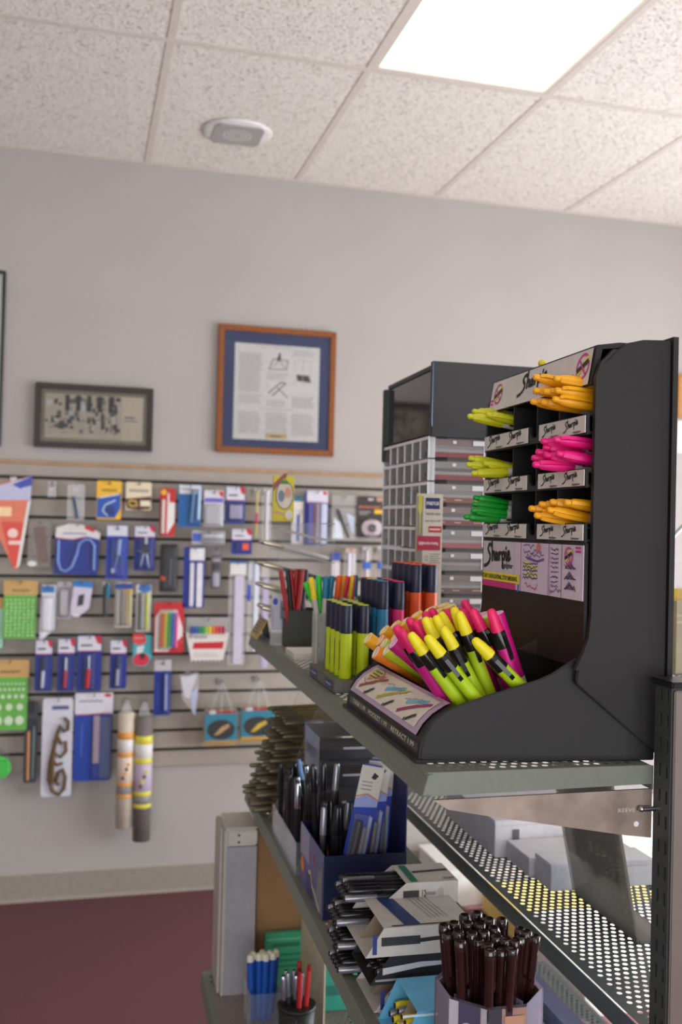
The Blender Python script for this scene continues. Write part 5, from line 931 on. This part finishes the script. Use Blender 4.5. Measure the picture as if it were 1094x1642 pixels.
# boxes of pens
PBX = K(196, 190, 184, .6); CB = K(150, 132, 108, .8)
def penbox(label, u0, u1, v0, v1, z0, z1, slant, c, deco, inner=CB):
    r = thing('pen_carton', label, 'box', GM(u0, v0, z0)); w_, d_, h_ = u1-u0, v1-v0, z1-z0; t = .0012
    pr = [(0, 0), (w_, 0), (w_, h_), (slant, h_)]
    MB().prism(pr, 0, t, 'y', c).build('side', r); MB().prism(pr, d_-t, d_, 'y', c).build('side', r)
    MB().box(0, w_, t, d_-t, 0, t, c).build('bottom', r); MB().box(slant, w_, t, d_-t, h_-t, h_, c).build('top', r); MB().box(w_-t, w_, t, d_-t, t, h_-t, c).build('end', r)
    MB().prism([(slant*.15+.004, t+.001), (w_-.004, t+.001), (w_-.004, h_-t-.001), (slant+.006, h_-t-.001)], d_*.5-.0004, d_*.5+.0004, 'y', inner).build('insert', r)
    m = MB(); Tn = TF((0, -.0003, 0), (1, 0, 0), (0, 0, 1)); Tt = TF((slant, 0, h_+.0003), (1, 0, 0), (0, 1, 0)); deco(m, Tn, w_, h_, Tt, w_-slant, d_)
    if m.f: m.build('print', r)
    return r
def decA(m, Tn, W_, H_, Tt, WT, DT):
    m.rect(Tn, W_*.30, H_*.35, W_*.50, H_*.66, K(60, 56, 60), .0002); m.text(Tn, W_*.54, H_*.36, H_*.32, '12', INK, .0002, W_*.05, .01); m.line(Tn, [(W_*.6, H_*.48), (W_*.7, H_*.48)], H_*.16, GREY, .0002); m.disc(Tn, W_*.78, H_*.5, W_*.04, H_*.22, K(170, 164, 158), .0002)
    m.rect(Tt, WT*.10, DT*.05, WT*.24, DT*.95, K(30, 110, 90), .0002); m.line(Tt, [(WT*.3, DT*.55), (WT*.95, DT*.6)], DT*.10, K(60, 60, 64), .0002); m.line(Tt, [(WT*.78, DT*.15), (WT*.94, DT*.15)], DT*.08, GREY, .0002)
def decB(m, Tn, W_, H_, Tt, WT, DT):
    m.rect(Tn, W_*.06, H_*.1, W_*.10, H_*.8, K(46, 56, 120), .0002); m.rect(Tn, W_*.14, H_*.38, W_*.5, H_*.68, K(50, 52, 58), .0002); m.line(Tn, [(W_*.48, H_*.5), (W_*.95, H_*.6)], H_*.14, K(40, 40, 44), .0003)
    m.flat(Tt, [(WT*.12, DT*.95), (WT*.3, DT*.95), (WT*.42, DT*.05), (WT*.24, DT*.05)], K(40, 60, 110), .0002); m.line(Tt, [(WT*.1, DT*.04), (WT*.95, DT*.04)], .003, K(70, 68, 70), .0003)
    for k in range(5): m.line(Tt, [(WT*(.48+.05*k), DT*.9), (WT*(.58+.05*k), DT*.2)], .0012, K(150, 146, 142), .0002)
def decK(m, Tn, W_, H_, Tt, WT, DT):
    m.flat(Tn, [(W_*.12, H_*.35), (W_*.5, H_*.55), (W_*.8, H_*.6), (W_*.8, H_*.72), (W_*.5, H_*.75), (W_*.12, H_*.6)], K(196, 196, 200), .0002); m.rect(Tn, W_*.05, H_*.12, W_*.95, H_*.2, K(150, 150, 154), .0002)
    m.line(Tt, [(WT*.1, DT*.2), (WT*.8, DT*.2)], .003, K(160, 160, 164), .0002); m.line(Tt, [(WT*.6, DT*.7), (WT*.95, DT*.3)], .006, K(150, 150, 150), .0002)
def decU(m, Tn, W_, H_, Tt, WT, DT):
    m.flat(Tn, [(W_*.45, H_*.14), (W_*.48, H_*.6), (W_*.75, H_*.9), (W_*.98, H_*.85), (W_*.98, H_*.2)], K(226, 206, 30), .0002); m.ring(Tn, W_*.8, H_*.66, .0040, .0050, INK, .0004); m.line(Tn, [(W_*.46, H_*.16), (W_*.7, H_*.66), (W_*.95, H_*.7)], .0008, INK, .0004); m.line(Tn, [(W_*.5, H_*.2), (W_*.95, H_*.5)], .0008, INK, .0004); m.rect(Tn, W_*.05, H_*.88, W_*.95, H_*.94, K(196, 220, 230), .0002); m.line(Tn, [(W_*.4, H_*.07), (W_*.95, H_*.07)], .0018, K(40, 110, 120), .0004)
za = ZL+.0002
pBl = flatpen(K(34, 32, 34, .25), K(24, 23, 25, .2)); pSi = flatpen(K(60, 58, 62, .25), mat('pale_grey_cap', (150, 148, 156), .25, .5)); pYe = flatpen(K(216, 190, 30), K(230, 206, 30))
penbox('black pen carton at the bottom of the back stack behind the white cartons', .030, .160, .300, .372, za, za+.030, .030, K(60, 58, 58), lambda *a: None)
penbox('white pen carton third from the top of the back stack', .034, .158, .300, .370, za+.0304, za+.060, .030, PBX, decA)
penbox('lower white carton marked 12 in the back stack, open end slanted', .036, .136, .300, .368, za+.0604, za+.0884, .030, PBX, decA)
A2 = (.036, za+.0604); penbox('upper white carton marked 12 with a green stripe on top', .046, .152, .300, .368, za+.0888, za+.1170, .036, PBX, decA)
penbox('bottom white carton of the front stack below the black carton', .018, .140, .212, .300, za, za+.032, .026, PBX, decB)
penbox('black carton printed with a silver pen in the front stack', .012, .138, .212, .302, za+.0324, za+.0644, .024, K(40, 39, 42, .35), decK)
penbox('white carton printed with a dark pen on top of the front stack', .006, .140, .212, .322, za+.0648, za+.0984, .022, PBX, decB)
penbox('light blue carton with a yellow compass print beside the eight sided cup', .018, .118, .116, .196, za, za+.046, .022, K(96, 170, 206, .5), decU)
def cluster(pr, u_tip, u_base, v0, v1, z, n, label, group, rows=1, dzr=.009):
    for j in range(rows):
        for k in range(n):
            v = v0+(v1-v0)*(k+.5)/n; b = Vector((u_base, v, z+dzr*j)); t = Vector((u_tip+.006*((k*3+j) % 3), v+.002, z+dzr*j+.001)); d = (t-b).normalized()
            place(pr if (k+j) % 4 else pSi, 'ink_pen', label+', %s from the near side' % ORD[k]+(', %s' % ('low', 'high')[j] if rows > 1 else ''), 'pen', aim(G(*(t-d*.1415)), G(*t)), group)
cluster(pBl, .002, .15, .303, .365, za+.0302+.067, 5, 'black pen poking out of the green striped carton', 'pens of the top carton', 2); cluster(pBl, -.008, .13, .303, .365, za+.0604+.007, 5, 'black pen poking out of the lower 12 carton', 'pens of the lower 12 carton', 2)
cluster(pBl, -.006, .15, .303, .365, za+.0304+.007, 5, 'black pen poking out of the third carton down', 'pens of the third carton', 2); cluster(pBl, -.004, .15, .304, .366, za+.007, 5, 'black pen poking out of the bottom black carton', 'pens of the bottom carton', 2)
cluster(pBl, .022, .13, .216, .298, za+.0324+.008, 6, 'black pen inside the silver printed black carton', 'pens of the black carton', 2); cluster(pYe, .028, .118, .122, .190, za+.010, 5, 'yellow pen inside the light blue carton', 'pens of the light blue carton', 2)
# blue open box with blister cards and loose pens
NB = mat('navy_box', (12, 20, 60), .4); BX = thing('blister_box', 'open navy blue card box holding carded pens and loose pens', 'box', GM(.016, .490, ZL)); bw, bd2, bh = .125, .175, .092
MB().box(0, bw, 0, .0016, 0, bh, NB).build('wall', BX); MB().box(0, bw, bd2-.0016, bd2, 0, bh, NB).build('wall', BX); MB().box(bw-.0016, bw, .0017, bd2-.0017, 0, bh+.10, K(40, 40, 90)).build('wall', BX); fr = MB().box(0, .0016, .0017, bd2-.0017, 0, bh, K(92, 92, 140, .4)).build('front_wall', BX); MB().box(.0017, bw-.0017, .0017, bd2-.0017, 0, .002, CB).build('bottom', BX)
m = MB(); T = TF((-.0002, bd2, 0), (0, -1, 0), (0, 0, 1)); m.rect(T, .0, .045, .07, bh, K(150, 146, 176), .0001); m.disc(T, .02, .03, .014, .012, K(216, 130, 60), .0003); m.rect(T, .05, .0, .10, .03, K(60, 60, 110), .0002); m.flat(T, [(.12, .002), (.165, .002), (.168, .07), (.14, .06)], K(120, 126, 136), .0003); m.line(T, [(.07, .034), (.085, .038), (.095, .022), (.12, .016), (.15, .004)], .006, K(206, 190, 160), .0004); m.line(T, [(.1, .07), (.105, .06)], .008, K(190, 70, 80), .0004); m.build('front_print', fr)
MB().box(.0017, .06, .0017+.09, bd2-.0017, .05, .052, mat('kraft_insert', (150, 124, 78), .8)).build('insert', BX)
def blister(label, u, v, lean, turn):
    M = GM(u, v, ZL+.004) @ Matrix.Rotation(turn, 4, 'Z') @ Matrix.Rotation(lean, 4, 'Y')
    r = thing('carded_pen', label, 'stationery', M); W_, H_ = .036, .218
    MB().prism([(-W_/2, 0), (W_/2, 0), (W_/2, H_*.97), (W_*.36, H_), (-W_*.4, H_), (-W_/2, H_*.97)], 0, .0012, 'y', K(26, 50, 150)).build('card', r)
    m = MB(); T = TF((-W_/2, -.0003, 0), (1, 0, 0), (0, 0, 1)); m.rect(T, 0, H_*.76, W_, H_*.99, K(196, 190, 178), .0001); m.flat(T, [(0, H_*.70), (W_, H_*.72), (W_, H_*.77), (W_*.5, H_*.80), (0, H_*.76)], K(140, 150, 200), .0002); m.line(T, [(0, H_*.775), (W_*.5, H_*.80), (W_, H_*.765)], .002, K(190, 110, 60), .0003); m.flat(T, [(W_*.5, H_*.91), (W_*.68, H_*.90), (W_*.82, H_*.93), (W_*.7, H_*.94), (W_*.6, H_*.95)], INK, .0003)
    for k in range(3): m.line(T, [(W_*.15, H_*(.88-.025*k)), (W_*.6, H_*(.88-.025*k))], .0015, K(120, 116, 120), .0003)
    m.build('print', r)
    MB().cyl((-.006, -.007, .01), (-.006, -.007, H_*.62), .0055, .0055, 10, K(50, 46, 50, .3)).build('product', r); MB().cyl((.004, -.006, .01), (.004, -.006, H_*.58), .0035, .0035, 8, K(120, 112, 116, .3)).build('product', r); MB().box(-.014, .010, -.014, -.0005, .006, H_*.66, CLEAR).build('blister', r)
blister('left blue carded pen leaning over in the navy box', .050, .508, .20, .05); blister('middle blue carded pen in the navy box', .081, .528, .13, .05); blister('rightmost blue carded pen standing upright in the navy box', .108, .548, .05, .05)
for k in range(14):
    u = .026+.011*(k % 5)+.002*(k // 5); v = .555+.028*(k // 5)+.004*(k % 2); b = Vector((u, v, ZL+.056 if v > .59 and u < .07 else ZL+.004)); t = b+Vector((.010*math.sin(k*1.7), .006*math.cos(k), .1415+.0))
    if b.z < ZL+.05: t += Vector((.004, 0, .0))
    place(pBl if k % 4 else pSi, 'ink_pen', 'dark pen standing in the navy box, %s from its near left corner' % ORD[k], 'pen', aim(G(*b), G(*t)), 'pens standing in the navy box')
# clear low tray and chrome capped pen cup behind it
LT = thing('clear_tray', 'low clear tray on the lower shelf left of the navy box', 'tray', GM(.010, .68, ZL)); 
for bx in ((0, .002, 0, .235), (.049, .051, 0, .235), (.0021, .0489, 0, .002), (.0021, .0489, .233, .235)): MB().box(*bx, .002, .052, AC).build('wall', LT)
MB().box(0, .051, 0, .235, 0, .002, AC).build('bottom', LT)
CK = flatpen(K(30, 29, 31, .25), K(34, 33, 36, .2)); CC = flatpen(K(30, 29, 31, .25), mat('bright_cap', (190, 194, 206), .15, .9))
for k in range(20):
    a, b_ = k % 4, k // 4
    b = Vector((.0175+.0118*a, .71+.038*b_, ZL+.0025)); t = b+Vector((.006*math.sin(k*2.3), -.012+.010*math.cos(k*1.3), .138))
    place(CC if k % 5 == 0 else CK, 'ink_pen', 'dark %spen in the clear tray, row %s, %s from aisle' % ('chrome capped ' if k % 5 == 0 else '', ('one', 'two', 'three', 'four', 'five')[b_], ORD[a]), 'pen', aim(G(*b), G(*t)), 'pens in the clear tray')
bp_ = thing('ballpoint_pen', 'pen with a bright blue grip leaning out of the clear tray', 'pen', aim(G(.052, .765, ZL+.045), G(.030, .765, ZL+.165))); MB().cyl((0, 0, 0), (0, 0, .09), .004, .004, 8, BLKP).build('barrel', bp_); MB().cyl((0, 0, .09), (0, 0, .125), .0042, .003, 8, K(110, 160, 220, .3)).build('grip', bp_)
# clear drawers behind
DR = thing('clear_drawer_unit', 'clear acrylic unit with three shallow drawers on the lower shelf', 'drawers', GM(.064, .77, ZL)); DA = clear('drawer_acrylic', (160, 162, 168), .02, 1.25, .06)
MB().box(0, .13, 0, .13, .205, .208, DA).build('top', DR); MB().box(0, .002, 0, .13, 0, .2048, DA).build('side', DR); MB().box(.128, .13, 0, .13, 0, .2048, DA).build('side', DR)
for k in range(3): d_ = MB().box(.003, .127, .001, .128, .06+.047*k, .064+.047*k, DA).build('drawer', DR); MB().box(.003, .127, .0, .002, .066+.047*k, .100+.047*k, DA).build('drawer_front', d_); MB().box(.010, .12, .03, .12, .0642+.047*k, .082+.047*k, K(44, 42, 44)).build('contents', d_); MB().box(.045, .085, -.0008, -.0001, .088+.047*k, .092+.047*k, K(190, 190, 196)).build('drawer_label', d_)
# sloping rack of olive brown pens
OR_ = thing('sloped_pen_rack', 'clear sloping rack stacked with olive brown pens at the shelf end', 'rack', GM(.0, .99, ZL)); OL = clear('rack_smoke', (170, 162, 150), .03)
MB().prism([(.02, .0), (.16, .0), (.16, .21), (.11, .215)], .0, .002, 'y', OL).build('side_wall', OR_); MB().prism([(.02, .0), (.16, .0), (.16, .21), (.11, .215)], .198, .2, 'y', OL).build('side_wall', OR_); MB().box(.158, .16, .0022, .1978, 0, .21, OL).build('rear_wall', OR_)
OV = flatpen(mat('olive_lacquer', (124, 106, 66), .3, .3), mat('dark_olive', (104, 94, 70), .3, .4))
for lv in range(8):
    z = ZL+.014+.0235*lv; u = .016+.0075*lv
    MB().box(u+.004, .1578, .0022, .1978, .0065+.0235*lv, .0078+.0235*lv, OL).build('level', OR_)
    for k in range(7):
        v = .99+.018+.027*k; t = Vector((u-.022+random.uniform(-.008, .008), v, z+random.uniform(-.001, .004))); b = t+Vector((.14, random.uniform(-.004, .004), .005))
        place(OV, 'olive_pen', 'olive pen in the sloped rack, %s level up, %s from near side' % (ORD[lv], ORD[k]), 'pen', aim(G(*b), G(*t)), 'olive pens in the sloped rack')
BT = thing('tent_card', 'black tent card with a red stripe on the lower shelf end', 'sign', GM(.022, .955, ZL)); m = MB(); m.prism([(-.006, 0), (-.0045, 0), (.024, .058), (.0225, .0588)], -.05, .03, 'y', K(24, 23, 24, .4)); m.prism([(.0245, .0588), (.024, .058), (.05, 0), (.0515, 0)], -.05, .03, 'y', K(20, 19, 20, .4)); m.build('card', BT); m = MB(); T = TF((-.0063, .03, 0), (0, -1, 0), (.0285, 0, .0588)); m.rect(T, .058, .008, .066, .06, K(206, 70, 66), .0004); m.rect(T, -.004, .0, -.001, .05, K(190, 180, 70), .0004); m.build('print', BT)
YP = thing('price_strip', 'thin yellow strip on the far end of the lower shelf lip', 'label', GM(.008, 1.13, ZL)); MB().box(0, .006, -.06, .07, .0003, .0012, K(176, 164, 70)).build('strip', YP)

# ================================================================== bottom shelf
ZB = -.6994
BN = thing('bracket_bin', 'tall narrow cream metal bin with two screw holes on the bottom shelf', 'bin', GM(-.050, 1.10, ZB)); CRM = mat('cream_enamel', (176, 170, 160), .45)
MB().box(.0, .062, .0, .006, .0, .30, mat('grey_insert', (150, 146, 150), .5)).build('face', BN); MB().box(-.006, .0, -.004, .11, 0, .335, CRM).build('side', BN, bevel=.002); MB().box(-.012, -.0065, .010, .11, 0, .335, CRM).build('side_rib', BN, bevel=.002)
MB().box(.0, .062, -.004, .006, .302, .335, CRM).build('top_rail', BN, bevel=.003); MB().box(.0, .062, .0, .11, .336, .339, CRM).build('top', BN)
for z in (.311, .325): MB().cyl((.024, -.0046, z), (.024, -.0041, z), .0026, .0026, 10, INK).build('screw_hole', BN)
CX = thing('cardboard_box', 'brown cardboard box standing at the back of the bottom shelf', 'box', GM(.020, 1.135, ZB)); KB = mat('kraft_board', (128, 92, 56), .8, var=.12, scale=20)
MB().box(0, .2, 0, .075, 0, .33, KB).build('body', CX); MB().box(.098, .102, -.0006, -.0001, 0, .33, mat('kraft_tape', (112, 78, 46), .4)).build('tape', CX)
GC = thing('green_notepad', 'green printed pad leaning on the cardboard box', 'pad', GM(.036, 1.11, ZB)); MB().box(0, .15, 0, .012, 0, .115, K(60, 150, 110)).build('sheets', GC); m = MB(); T = TF((0, -.0003, 0), (1, 0, 0), (0, 0, 1)); m.rect(T, .004, .10, .146, .104, K(100, 180, 140), .0001); m.line(T, [(.02, .09), (.07, .09)], .008, K(40, 110, 80), .0002); [m.line(T, [(.02, .07-.012*k), (.12, .07-.012*k)], .005, K(40, 120, 90), .0002) for k in range(3)]; m.build('print', GC)
CPn = thing('clear_pen_holder', 'clear holder of blue pens on the bottom shelf', 'cup', GM(.012, .985, ZB))
for bx in ((-.03, -.0285, -.04, .04), (.0285, .03, -.04, .04), (-.0284, .0284, -.04, -.0385), (-.0284, .0284, .0385, .04)): MB().box(*bx, .002, .07, AC).build('wall', CPn)
MB().box(-.03, .03, -.04, .04, 0, .002, AC).build('bottom', CPn)
BP = [('barrel', MB().lathe([(.002, 0), (.0066, .01), (.007, .02), (.007, .118)], 10, K(24, 78, 166)).mesh('barrel'), None), ('cap', MB().lathe([(.0071, .118), (.0066, .126), (.0045, .130)], 10, K(216, 212, 190)).mesh('cap'), None)]
for k, (px, py) in enumerate([(401, 1500), (406, 1514), (416, 1500), (421, 1508), (420, 1517), (427, 1524), (434, 1496), (439, 1515), (443, 1524), (425, 1522)]):
    vv = .975+.004*((k*3) % 5); t = GH(px, py, 1, vv); b = Vector((.012+(t.x-.012)*.72, vv+.004, ZB+.003)); d = (b-t).normalized()
    place(BP, 'blue_pen', 'blue pen with a cream end in the clear holder, %s from the left' % ORD[sorted([401, 406, 416, 421, 420, 427, 434, 439, 443, 425]).index(px)], 'pen', aim(G(*b), G(*t)), 'blue pens on the bottom shelf')
CI = thing('cream_divider', 'cream divider card behind the black pens on the bottom shelf', 'card', GM(.105, .86, ZB)); MB().box(0, .003, 0, .22, 0, .30, K(196, 186, 160, .6)).build('board', CI); MB().box(-.0008, -.0001, .09, .098, .20, .25, K(70, 90, 130)).build('mark', CI)
TLn = thing('teal_notepad', 'teal pad under the lower shelf right of the cream divider', 'pad', GM(.112, 1.00, ZB)); MB().box(0, .11, 0, .02, 0, .14, K(50, 150, 130)).build('sheets', TLn); MB().box(.02, .09, -.0006, -.0001, .03, .05, K(40, 110, 100)).build('print', TLn)
MC = thing('mesh_pen_cup', 'black mesh cup of black and red pens at the bottom edge', 'cup', GM(.055, .86, ZB)); MB().lathe([(.030, 0), (.034, .085), (.032, .085), (.028, .002)], 18, K(30, 29, 31, .5)).build('shell', MC); MB().lathe([(.0335, .082), (.036, .084), (.036, .088), (.0335, .089)], 18, K(26, 25, 27, .4)).build('rim', MC)
for k in range(12):
    t_ = k*2.4; rr = .006+.018*((k*5) % 7)/7; b = Vector((.055+rr*.8*math.cos(t_), .86+rr*.8*math.sin(t_), ZB+.003)); t = Vector((.055+rr*1.3*math.cos(t_), .86+rr*1.3*math.sin(t_), ZB+.142)); pr = (pSi, CC, RP)[k % 3]
    place(pr, 'ink_pen', '%s in the black mesh cup, %s of the dozen' % (('grey capped pen', 'chrome capped pen', 'red marker')[k % 3], ORD[k]), 'pen', aim(G(*b), G(*t)), 'pens in the black mesh cup')
FZ = thing('pom_pom_pens', 'fluffy black tuft in front of the mesh cup at the bottom edge', 'toy', GM(.035, .775, ZB)); MB().lathe([(.018, 0), (.02, .06), (.018, .06), (.016, .002)], 14, K(30, 29, 31)).build('pot', FZ)
m = MB(); rn = random.Random(4)
for k in range(90):
    th, ph = rn.random()*6.28, rn.random()*1.5; d = Vector((math.cos(th)*math.sin(ph), math.sin(th)*math.sin(ph), math.cos(ph))); m.tube([Vector((0, 0, .055))+d*.005, Vector((0, 0, .062))+d*(.028+.008*rn.random())], [.003, .0015], 4, INK)
tag(m.build('tuft', FZ), kind='stuff')
# ================================================================== the far side of the unit
ZR = -.2748
def ream(label, u0, u1, v0, v1, z0, z1, c, deco=None):
    r = thing('paper_box', label, 'box', GM(u0, v0, ZR)); MB().box(0, u1-u0, 0, v1-v0, z0, z1-.008, c).build('tray', r, bevel=.001); MB().box(-.001, u1-u0+.001, -.001, v1-v0+.001, z1-.0079, z1, c).build('lid', r, bevel=.001)
    m = MB(); T = TF((0, -.0012, z0), (1, 0, 0), (0, 0, 1)); deco and deco(m, T, u1-u0, z1-z0); m.f and m.build('print', r); return r
PW1 = K(238, 236, 238, .5)
ream('large white box on the far shelf, the deepest of three', .326, .52, .60, .84, 0, .060, PW1, lambda m, T, a, b: m.rect(T, .03, b*.3, .042, b*.75, K(110, 110, 120), .0003))
ream('white box with a red line on the far shelf below the large one', .345, .53, .506, .594, 0, .030, K(232, 230, 234, .5), lambda m, T, a, b: (m.line(T, [(.01, b*.62), (a*.9, b*.62)], .0022, K(190, 110, 130), .0003), m.line(T, [(.02, b*.85), (a*.7, b*.85)], .003, K(90, 86, 96), .0003)))
ream('small pale grey box on the far shelf nearest the clear stand', .352, .52, .444, .500, 0, .040, K(224, 226, 232, .5))
AS = thing('acrylic_sign_stand', 'large smoky acrylic sign stand leaning on the far shelf', 'stand', GM(.383, .252, ZR)); SA = clear('smoky_sign', (160, 156, 150), .3, 1.45, .06)
def leaf(y0, y1, z0, z1, x, th, m): k = -.2; return MB().add([(x+k*z0, y0, z0), (x+k*z0+th, y0, z0), (x+k*z0+th, y1, z0), (x+k*z0, y1, z0), (x+k*z1, y0, z1), (x+k*z1+th, y0, z1), (x+k*z1+th, y1, z1), (x+k*z1, y1, z1)], [(3, 2, 1, 0), (4, 5, 6, 7), (0, 1, 5, 4), (1, 2, 6, 5), (2, 3, 7, 6), (3, 0, 4, 7)], m)
leaf(0, .185, .0005, .21, 0, .004, SA).build('panel', AS, bevel=.001); MB().box(.0045, .05, 0, .185, .0003, .0045, SA).build('foot', AS)
leaf(.02, .165, .06, .20, .0042, .0012, K(150, 146, 140, .6)).build('insert', AS); leaf(.09, .12, .05, .2, .0055, .001, K(96, 90, 104, .6)).build('insert_stripe', AS)
YF_ = thing('yellow_folder', 'yellow folder seen behind the metal upright on the far shelf', 'folder', GM(.450, .26, ZR) @ Matrix.Rotation(-.10, 4, 'Y')); MB().box(0, .10, 0, .004, .006, .12, K(206, 160, 50)).build('cover', YF_); MB().box(.0, .098, .0045, .009, .006, .20, K(216, 214, 214)).build('sheets', YF_)
BB = thing('blue_strip_box', 'pale blue box lying at the rear of the lower shelf', 'box', GM(.212, .012, ZL)); MB().box(0, .022, 0, .25, 0, .016, K(110, 120, 160, .5)).build('tray', BB); MB().box(-.001, .023, -.001, .251, .0161, .019, K(120, 128, 166, .5)).build('lid', BB)
# cartons on the sunny floor behind the unit
def carton(label, x0, x1, y0, y1, h, c, nm='carton'):
    r = thing(nm, label, 'box', Matrix.Translation(((x0+x1)/2, (y0+y1)/2, 0))); a, b = (x1-x0)/2, (y1-y0)/2
    MB().box(-a, a, -b, b, 0.0, h-.02, c).build('body', r); MB().box(-a-.004, a+.004, -b-.004, b+.004, h-.0199, h, c).build('lid', r)
WCt = K(232, 230, 226, .6)
carton('long white carton on the floor nearest the shelving, behind the perforated shelf', 1.52, 2.3, 2.70, 3.20, .12, WCt); carton('yellow carton on the floor beside the long white carton', 1.55, 2.2, 3.25, 3.55, .10, K(236, 206, 120, .6)); carton('white carton on the floor against the back wall', 1.42, 1.80, 3.60, 3.92, .14, WCt); carton('white carton on the floor in the right rear corner', 2.10, 2.9, 3.60, 3.92, .30, WCt)
